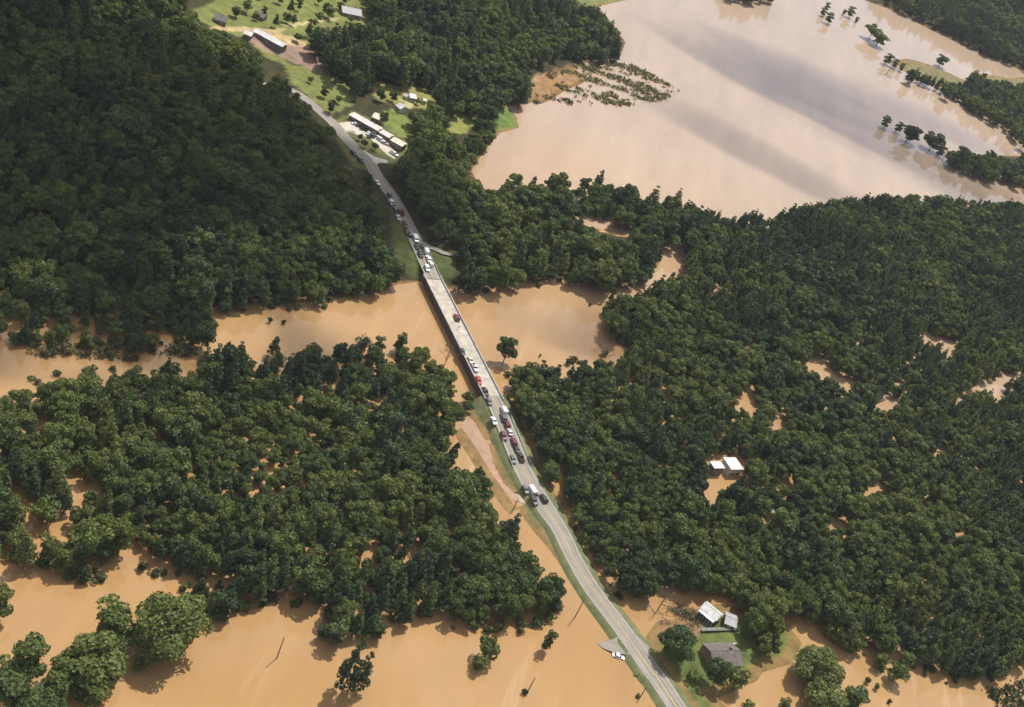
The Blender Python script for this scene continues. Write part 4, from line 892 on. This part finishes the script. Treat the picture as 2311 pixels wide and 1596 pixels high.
CAR = {  # length, half width, body profile, cabin profile, roof profile
 'sedan': (4.7, .92, [(-2.35, .35), (2.3, .35), (2.35, .62), (2.2, .8), (1.0, .92), (-1.55, .95), (-2.3, .88), (-2.36, .6)], [(-1.6, .93), (1.05, .9), (.35, 1.36), (-1.0, 1.38)], [(-1.02, 1.375), (.37, 1.355), (.2, 1.43), (-.85, 1.44)]),
 'suv': (4.8, .98, [(-2.4, .42), (2.35, .42), (2.4, .75), (2.25, .98), (1.15, 1.1), (-2.3, 1.14), (-2.42, .95), (-2.43, .6)], [(-2.25, 1.12), (1.2, 1.08), (.6, 1.66), (-2.0, 1.7)], [(-2.03, 1.695), (.62, 1.655), (.4, 1.76), (-1.85, 1.79)]),
 'pickup': (5.6, .99, [(-2.8, .5), (2.75, .5), (2.8, .82), (2.65, 1.05), (1.35, 1.15), (-2.75, 1.14), (-2.82, .9), (-2.83, .65)], [(-.75, 1.13), (1.4, 1.13), (.75, 1.72), (-.55, 1.74)], [(-.57, 1.735), (.77, 1.715), (.6, 1.82), (-.45, 1.83)]),
 'van': (5.9, 1.05, [(-2.95, .42), (2.9, .42), (2.95, .8), (2.8, 1.15), (2.2, 1.35), (-2.93, 2.25), (-2.97, 1.2), (-2.96, .6)], [(1.0, 1.34), (2.25, 1.33), (1.6, 2.15), (1.1, 2.2)], [(-2.93, 1.3), (1.5, 1.3), (1.62, 2.14), (1.3, 2.42), (-2.85, 2.45)]),
 'truck': (8.4, 1.22, [(-4.2, .55), (4.15, .55), (4.2, .9), (4.1, 1.5), (2.3, 1.55), (-4.2, 1.05), (-4.22, .9), (-4.22, .7)], [(2.35, 1.5), (4.0, 1.45), (3.6, 2.45), (2.4, 2.5)], [(-4.2, 1.06), (2.1, 1.06), (2.12, 3.3), (2.0, 3.4), (-4.15, 3.4), (-4.22, 3.3)])}
_cache = {}
def car(kind, color, loc, rz, label, wade=0.0, name=None):
    L, hw, bp, cp, rp = CAR[kind]; nm = name or {'sedan': 'car', 'suv': 'car', 'pickup': 'pickup_truck', 'van': 'van', 'truck': 'box_truck'}[kind]
    e = empty(nm, (loc[0], loc[1], loc[2] - wade), rz, label, nm.replace('_', ' '), 'vehicles queued on the flooded road')
    if kind == 'truck': e.scale = (.68, .8, .72)
    if kind == 'van': e.scale = (.85, .9, .9)
    def part(nme, key, fn, mat):
        k = (kind, nme, key)
        if k not in _cache: _cache[k] = fn().mesh(nme, mat)
        return mk(nme, None, None, None, e, mesh=_cache[k])
    part('body', color, lambda: loft(bp, hw, .9), CP[color]); part('cabin_glass', '', lambda: loft(cp, hw * .86, .88), M['glass'])
    part('cargo_box' if kind == 'truck' else 'roof', color, lambda: loft(rp, hw * (.86 if kind not in ('van', 'truck') else 1.0), .95), CP['white'] if kind == 'truck' else CP[color])
    if kind == 'pickup': part('bed_liner', '', lambda: MB().box(-2.6, -.9, -.78, .78, .9, 1.16), M['tyre'])
    for wx_ in (-.3 * L, .31 * L):
        for wy_ in (-hw + .02, hw - .02):
            w = part('wheel', (wx_, wy_), lambda: MB().tube((wx_, wy_ - .13, .36), (wx_, wy_ + .13, .36), .36, .36, 12), M['tyre'])
            s_ = 1 if wy_ > 0 else -1
            k = (kind, 'rim', wx_, wy_)
            if k not in _cache: _cache[k] = MB().tube((wx_, wy_ + s_ * .10, .36), (wx_, wy_ + s_ * .15, .36), .22, .2, 8).mesh('rim', M['rim'])
            mk('rim', None, None, None, w, mesh=_cache[k])
    for yy in (-hw * .72, hw * .72):
        xf = L / 2 - .06; zf = bp[2][1] - .04; zt = bp[-2][1] - .05
        part('headlight', yy, lambda: MB().box(xf - .12, xf + .08, yy - .2, yy + .2, zf - .09, zf + .09), M['lamp']); part('tail_light', yy, lambda: MB().box(-L / 2 - .06, -L / 2 + .1, yy - .16, yy + .16, zt - .12, zt + .12), M['tail'])
    return e
CARS = [  # kind, colour, picture x, y, heading toward camera?, label
 ('sedan', 'white', 852, 411, 1, 'white car on the left road edge, first below the car park'),
 ('suv', 'black', 880, 443, 1, 'black car at the head of the upper queue on the road'),
 ('suv', 'white', 884, 457, 1, 'white car right behind the leading black car of the upper queue'),
 ('suv', 'black', 894, 476, 1, 'black car on the left in the side-by-side pair of the upper queue'),
 ('pickup', 'maroon', 906, 479, 0, 'dark red pickup on the right in the side-by-side pair of the upper queue'),
 ('sedan', 'silver', 899, 490, 1, 'silver car on the left road edge in the upper queue'),
 ('suv', 'maroon', 914, 507, 1, 'dark red car in the upper queue, two ahead of the white van'),
 ('sedan', 'black', 918, 521, 1, 'black car in the upper queue just ahead of the white van'),
 ('van', 'white', 938, 539, 1, 'white van at the side road junction'),
 ('suv', 'black', 942, 556, 1, 'black car right behind the white van, left lane'),
 ('suv', 'grey', 955, 556, 0, 'grey car in the right lane beside the junction'),
 ('van', 'white', 962, 567, 0, 'white van, first of the white vehicles in the right lane above the bridge'),
 ('suv', 'black', 949, 574, 1, 'black car in the left lane opposite the white vans above the bridge'),
 ('suv', 'white', 967, 583, 0, 'white car, second of the white vehicles in the right lane above the bridge'),
 ('suv', 'white', 972, 595, 0, 'white car, third of the white vehicles in the right lane above the bridge'),
 ('suv', 'white', 964, 605, 1, 'white car, last one before the far end of the bridge'),
 ('sedan', 'black', 981, 548, 9, 'black car turning on the side road by the junction'),
 ('suv', 'maroon', 1031, 716, 0, 'dark red car by the right parapet at mid bridge'),
 ('sedan', 'black', 1044, 793, 1, 'small black car alone on the bridge'),
 ('pickup', 'white', 1072, 829, 1, 'white pickup with dark bed on the bridge'),
 ('suv', 'red', 1080, 859, 1, 'bright red car on the bridge'),
 ('pickup', 'black', 1095, 884, 1, 'black pickup at the near end of the bridge'),
 ('van', 'white', 1137, 926, 0, 'white van at the right road edge below the bridge'),
 ('suv', 'grey', 1136, 942, 0, 'grey car behind the white van at the right road edge'),
 ('suv', 'maroon', 1144, 957, 0, 'dark red car at the right road edge behind the grey car'),
 ('sedan', 'white', 1115, 949, 1, 'white car at the left road edge below the bridge'),
 ('suv', 'maroon', 1137, 984, 1, 'dark red car in mid road at the gravel crossing'),
 ('suv', 'maroon', 1160, 997, 0, 'dark red car on the right road edge at the gravel crossing'),
 ('sedan', 'black', 1166, 1012, 0, 'small black car behind the dark red one at the gravel crossing'),
 ('pickup', 'black', 1176, 1032, 0, 'black pickup at the right road edge below the crossing'),
 ('sedan', 'grey', 1158, 1036, 1, 'grey car at the left road edge below the crossing'),
 ('truck', 'white', 1203, 1112, 1, 'small white box truck at the flooded gravel apron'),
 ('suv', 'black', 1205, 1130, 1, 'black car right behind the white box truck'),
 ('suv', 'black', 1227, 1125, 0, 'black car beside the box truck at the right road edge'),
 ('sedan', 'grey', 1186, 1104, 1, 'grey car left of the white box truck'),
 ('sedan', 'grey', 889, 463, 1, 'grey car squeezed between the white car and the pair in the upper queue'),
 ('sedan', 'black', 925, 528, 0, 'black car in the right lane just above the white van'),
 ('sedan', 'silver', 1062, 812, 1, 'silver car on the bridge ahead of the white pickup'),
 ('sedan', 'grey', 1104, 905, 1, 'grey car just off the near end of the bridge'),
 ('sedan', 'silver', 1151, 974, 0, 'silver car at the right road edge between two dark red cars'),
 ('suv', 'black', 798, 346, 8, 'black car parked on the grass left of the upper road, upper one'),
 ('suv', 'black', 814, 362, 8, 'black car parked on the grass left of the upper road, lower one')]
for kd, col_, px_, py_, fl, lab in CARS:
    z = 5.0
    for _ in range(4):
        p = at(px_, py_, z + .8); i = road_near(p); z = CL[i][2] + .09
    if fl == 8: g = ground_at(px_, py_, .7); p = g; z = tz(p[0], p[1]) + .05
    if fl == 9: z = 4.8; p = at(px_, py_, z + .7)
    ang = math.atan2(TAN[i][1], TAN[i][0])
    if fl in (1, 8): ang += math.pi
    if fl == 9: ang -= 1.0
    car(kd, col_, (p[0], p[1], z), ang + rng.uniform(-.04, .04), lab)
p = at(1397, 1479, .8); car('sedan', 'white', (p[0], p[1], 0), math.radians(8), 'white car stranded in the floodwater beside the driveway', wade=.35)
_lot = [('sedan', 'white', 803, 280, .9, 'white car in the car park in front of the shop row, far end'), ('suv', 'grey', 812, 284, .9, 'grey car parked in front of the shop row'), ('suv', 'black', 822, 291, .9, 'black car parked close to the shop row'),
 ('suv', 'white', 847, 304, .3, 'white car in the middle of the car park'), ('sedan', 'white', 832, 300, 2.0, 'white car beside the middle bush in the car park'), ('suv', 'white', 859, 315, .2, 'white car in front of the middle shop'),
 ('sedan', 'silver', 868, 322, .5, 'silver car in front of the cream-roofed building'), ('sedan', 'black', 864, 310, .8, 'black car beside the middle shop'), ('pickup', 'white', 889, 347, .1, 'white pickup at the near corner of the car park'), ('sedan', 'black', 838, 308, 1.2, 'black car in the middle of the car park')]
for kd, col_, px_, py_, da, lab in _lot:
    p = ground_at(px_, py_, .8); e = car(kd, col_, (p[0], p[1], tz(p[0], p[1]) + .18), -.45 + da, lab); e['group'] = 'vehicles in the car park'
# guard rails at the bridge ends
M['steel'] = plain('galvanised_steel', (.28, .27, .26), .5, 1, .2, metal=.4)
def guardrail(i0, i1, side, label):
    c0 = CL[i0]; e = empty('guardrail', tuple(c0), 0, label, 'guardrail'); off = 0.35; pts = []
    for i in range(i0, i1 + 1, 2): pts.append(CL[i] + PER[i] * side * (CW[i] / 2 + off) - c0)
    mb = MB()
    for p, q in zip(pts[:-1], pts[1:]): mb.tube(p + [0, 0, .62], q + [0, 0, .62], .16, .16, 5)
    mb.obj('rail', M['steel'], e)
    for p in pts: MB().box(p[0] - .09, p[0] + .09, p[1] - .09, p[1] + .09, p[2] - .6, p[2] + .75).obj('post', M['bark'], e)
guardrail(iB0 - 20, iB0 - 1, 1, 'steel guardrail right of the road at the near end of the bridge'); guardrail(iB0 - 20, iB0 - 1, -1, 'steel guardrail left of the road at the near end of the bridge')
guardrail(iB1 + 1, iB1 + 14, 1, 'steel guardrail right of the road at the far end of the bridge'); guardrail(iB1 + 1, iB1 + 14, -1, 'steel guardrail left of the road at the far end of the bridge')
# a person walking on the bridge
def person(loc, rz, label):
    J = {'pel': (0, 0, .95), 'spi': (0, 0, 1.2), 'che': (0, 0, 1.42), 'nec': (0, 0, 1.55), 'hea': (0, .02, 1.66), 'top': (0, .02, 1.76), 'lsh': (-.2, 0, 1.45), 'lel': (-.27, -.05, 1.17), 'lwr': (-.28, .06, .92), 'lha': (-.27, .1, .82),
         'rsh': (.2, 0, 1.45), 'rel': (.27, .03, 1.17), 'rwr': (.26, .16, .95), 'rha': (.25, .2, .86), 'lhi': (-.1, 0, .9), 'lkn': (-.11, .12, .5), 'lan': (-.11, .05, .08), 'lto': (-.11, .2, .03), 'rhi': (.1, 0, .9), 'rkn': (.11, 0, .5), 'ran': (.11, -.2, .1), 'rto': (.11, -.08, .03)}
    R = {'pel': .15, 'spi': .14, 'che': .16, 'nec': .06, 'hea': .1, 'top': .07, 'lsh': .075, 'rsh': .075, 'lel': .05, 'rel': .05, 'lwr': .035, 'rwr': .035, 'lha': .04, 'rha': .04, 'lhi': .1, 'rhi': .1, 'lkn': .065, 'rkn': .065, 'lan': .045, 'ran': .045, 'lto': .04, 'rto': .04}
    E_ = [('pel', 'spi'), ('spi', 'che'), ('che', 'nec'), ('nec', 'hea'), ('hea', 'top'), ('che', 'lsh'), ('lsh', 'lel'), ('lel', 'lwr'), ('lwr', 'lha'), ('che', 'rsh'), ('rsh', 'rel'), ('rel', 'rwr'), ('rwr', 'rha'), ('pel', 'lhi'), ('lhi', 'lkn'), ('lkn', 'lan'), ('lan', 'lto'), ('pel', 'rhi'), ('rhi', 'rkn'), ('rkn', 'ran'), ('ran', 'rto')]
    ks = list(J); me = bpy.data.meshes.new('person'); me.from_pydata([J[k] for k in ks], [(ks.index(a), ks.index(b)) for a, b in E_], []); o = bpy.data.objects.new('person', me); COL.objects.link(o)
    md = o.modifiers.new('skin', 'SKIN')
    for i, k in enumerate(ks): me.skin_vertices[0].data[i].radius = (R[k], R[k] * .85); me.skin_vertices[0].data[i].use_root = k == 'pel'
    o.modifiers.new('sub', 'SUBSURF').levels = 1; o.modifiers['sub'].render_levels = 1
    me.materials.append(M['cloth']); o.location = loc; o.rotation_euler = (0, 0, rz); return tag(o, label, 'person')
m, t, b = mat_base('person_clothes'); M['cloth'] = m; gp = N(t, 'ShaderNodeTexCoord'); sp_ = N(t, 'ShaderNodeSeparateXYZ'); t.links.new(gp.outputs['Object'], sp_.inputs[0])
mp_ = N(t, 'ShaderNodeMapRange'); mp_.inputs[2].default_value = 1.8; t.links.new(sp_.outputs[2], mp_.inputs[0])
rr_ = ramp(t, [(0, (.02, .02, .03)), (.5, (.03, .035, .06)), (.53, (.12, .1, .1)), (.84, (.14, .11, .1)), (.87, (.4, .25, .18)), (.95, (.05, .03, .02))], mp_.outputs[0]); t.links.new(rr_, b.inputs['Base Color'])
p = at(1035, 739, 5.2); i = road_near(p); person((p[0], p[1], CL[i][2] + .03), 1.0, 'person in dark clothes walking along the right side of the bridge')
# ------------------------------------------------------------------ flooded brush by the lake, driftwood
def brush(name, poly, n, label, hmax, mats, seed, size=.9):
    r = np.random.RandomState(seed); w = wpoly(poly); x0, y0 = w.min(0); x1, y1 = w.max(0); Cs = []; Ns = []; mb = MB()
    k = 0
    while k < n:
        x, y = r.uniform(x0, x1), r.uniform(y0, y1)
        if not inside(w, np.array([x]), np.array([y]))[0] or (fbm(np.array(x * .035 + y * .012), np.array(y * .1 - x * .02)) < .49 and r.rand() < .93): k += .08; continue
        k += 1; h = hmax * (.4 + .6 * r.rand()); z = max(0, tz(x, y))
        for q in range(7): d = r.randn(3) * np.array([.8, .8, .3]); Cs.append(np.array([x, y, z + h * .55]) + d * np.array([1.2, 1.2, 1.2])); Ns.append(r.randn(3) + np.array([0, 0, .7]))
        a_ = r.uniform(0, 6.28); mb.tube((x, y, -.4), (x + math.cos(a_) * h * .4, y + math.sin(a_) * h * .4, z + h), .09, .03, 3)
    P, f = cards(np.array(Cs), np.array(Ns), size, r); o = mk(name, P, f, mats[0]); tag(o, label, 'brush', kind='stuff')
    mk('stems', mb.v, mb.f, mats[1], o)['kind'] = 'stuff'
brush('flooded_brush', [(1205, 205), (1240, 165), (1300, 150), (1380, 135), (1440, 150), (1480, 175), (1535, 208), (1490, 228), (1420, 238), (1330, 238), (1250, 236), (1205, 235)], 900, 'rows of drowned brush and weeds in the lake shallows', 1.9, (M['shrub'], M['drybrush']), 3, .8)
brush('debris_brush', [(1488, 1380), (1520, 1360), (1560, 1372), (1575, 1400), (1575, 1425), (1540, 1415), (1500, 1420), (1488, 1400)], 90, 'tangle of dry brush and debris left of the white-roofed house', 1.2, (M['drybrush'], M['drybrush']), 4, .32)
brush('green_brush', [(1495, 1385), (1530, 1370), (1580, 1390), (1590, 1425), (1560, 1432), (1500, 1418)], 90, 'green weeds among the debris left of the white-roofed house', 1.4, (M['shrub'], M['bark']), 14, .4)
brush('flooded_weeds', [(20, 745), (60, 760), (110, 790), (200, 800), (330, 795), (450, 780), (440, 800), (300, 815), (150, 815), (80, 810), (40, 770)], 240, 'driftwood and weeds caught along the flooded left bank', 2.6, (M['shrub'], M['bark']), 6, .7)
brush('flooded_weeds', [(2230, 1560), (2311, 1535), (2400, 1540), (2400, 1640), (2200, 1620), (2190, 1596)], 260, 'yellow-green weeds in shallow water at the bottom right corner', 1.4, (M['shrub'], M['drybrush']), 8, .8)
# ------------------------------------------------------------------ air
M['air'] = bpy.data.materials.new('haze'); M['air'].use_nodes = True; t = M['air'].node_tree; t.nodes.remove(t.nodes['Principled BSDF'])
pv = N(t, 'ShaderNodeVolumePrincipled'); setin(pv, Density=HAZE, Anisotropy=0.0); pv.inputs['Color'].default_value = (.86, .93, 1.0, 1)
t.links.new(pv.outputs[0], t.nodes['Material Output'].inputs['Volume'])
if HAZE > 0: tag(MB().box(-5200, 6200, -3200, 8200, -8, 330).obj('haze', M['air']), 'thin pale blue haze filling the air over the valley', 'haze', kind='stuff')

# ------------------------------------------------------------------ unseen clouds, shaped and placed so their shade falls on hill, river and lake
def cloud(target, half_a, half_b, ang, thick, dens, seed, label, alt=820.0, stretch=1.0):
    g = np.array(target, float); t_ = alt / SD.z; c0 = np.array([g[0] + SD.x * t_, g[1] + SD.y * t_, alt])
    nr, na = 26, 72; top = []; bot = []
    for i in range(nr + 1):
        for k in range(na):
            r_ = i / nr; th = 2 * math.pi * k / na
            wob = 1 + .3 * (float(fbm(np.array(2.2 * math.cos(th) + seed), np.array(2.2 * math.sin(th) + seed * 1.7))) - .5) * 2
            u = r_ * math.cos(th) * half_a * wob; v = r_ * math.sin(th) * half_b * wob
            n_ = float(fbm(np.array(u / 90 / stretch + seed * 3.1), np.array(v / 90 + seed * 7.3)))
            h = thick * (1 - r_ * r_) ** 1.1 * max(.01, (n_ - .34) * 3.2) if i < nr else 0
            x = c0[0] + u * math.cos(ang) - v * math.sin(ang); y = c0[1] + u * math.sin(ang) + v * math.cos(ang)
            top.append((x, y, c0[2] + h)); bot.append((x, y, c0[2] - h * .35))
    n = len(top); vs = top + bot; fs = []
    for i in range(nr):
        for k in range(na):
            a_, b_ = i * na + k, i * na + (k + 1) % na; c_, d_ = a_ + na, b_ + na
            fs.append((a_, c_, d_, b_))
            if i == nr - 1: fs.append((n + a_, n + b_, d_, c_))
            else: fs.append((n + a_, n + b_, n + d_, n + c_))
    m = bpy.data.materials.new('cloud_vapour'); m.use_nodes = True; t = m.node_tree; t.nodes.remove(t.nodes['Principled BSDF'])
    pv = N(t, 'ShaderNodeVolumePrincipled'); setin(pv, Density=dens, Anisotropy=.4); pv.inputs['Color'].default_value = (1, 1, 1, 1)
    t.links.new(pv.outputs[0], t.nodes['Material Output'].inputs['Volume'])
    o = mk('cloud', vs, fs, m, None, True); return tag(o, label, 'cloud', kind='stuff')
def gpt(px, py): return at(px, py, 0)[:2]
_d = gpt(2150, 350) - gpt(1700, 130)
cloud(gpt(190, 490), 175, 130, math.atan2(.65, .75), 140, .08, 2.0, 'grey cumulus cloud overhead, its shade on the left hillside')
cloud(gpt(1990, 290), 240, 120, math.atan2(_d[1], _d[0]), 85, .013, 5.0, 'long streaky unseen cloud, added to shade the lake', stretch=3.6)
cloud(gpt(1285, 708), 80, 34, .3, 50, .02, 9.0, 'small wisp of unseen cloud, added to shade the river')
cloud(gpt(1690, 330), 150, 30, math.atan2(_d[1], _d[0]) - .1, 45, .007, 6.0, 'thin streak of unseen cloud, added to shade the middle of the lake', stretch=3)
cloud(gpt(1860, 420), 170, 38, math.atan2(_d[1], _d[0]), 45, .009, 7.0, 'thin streak of unseen cloud, added to shade the south shore of the lake', stretch=3)
cloud(gpt(1730, 150), 130, 26, math.atan2(_d[1], _d[0]), 40, .009, 8.0, 'small streak of unseen cloud, added to shade the head of the lake', stretch=3)
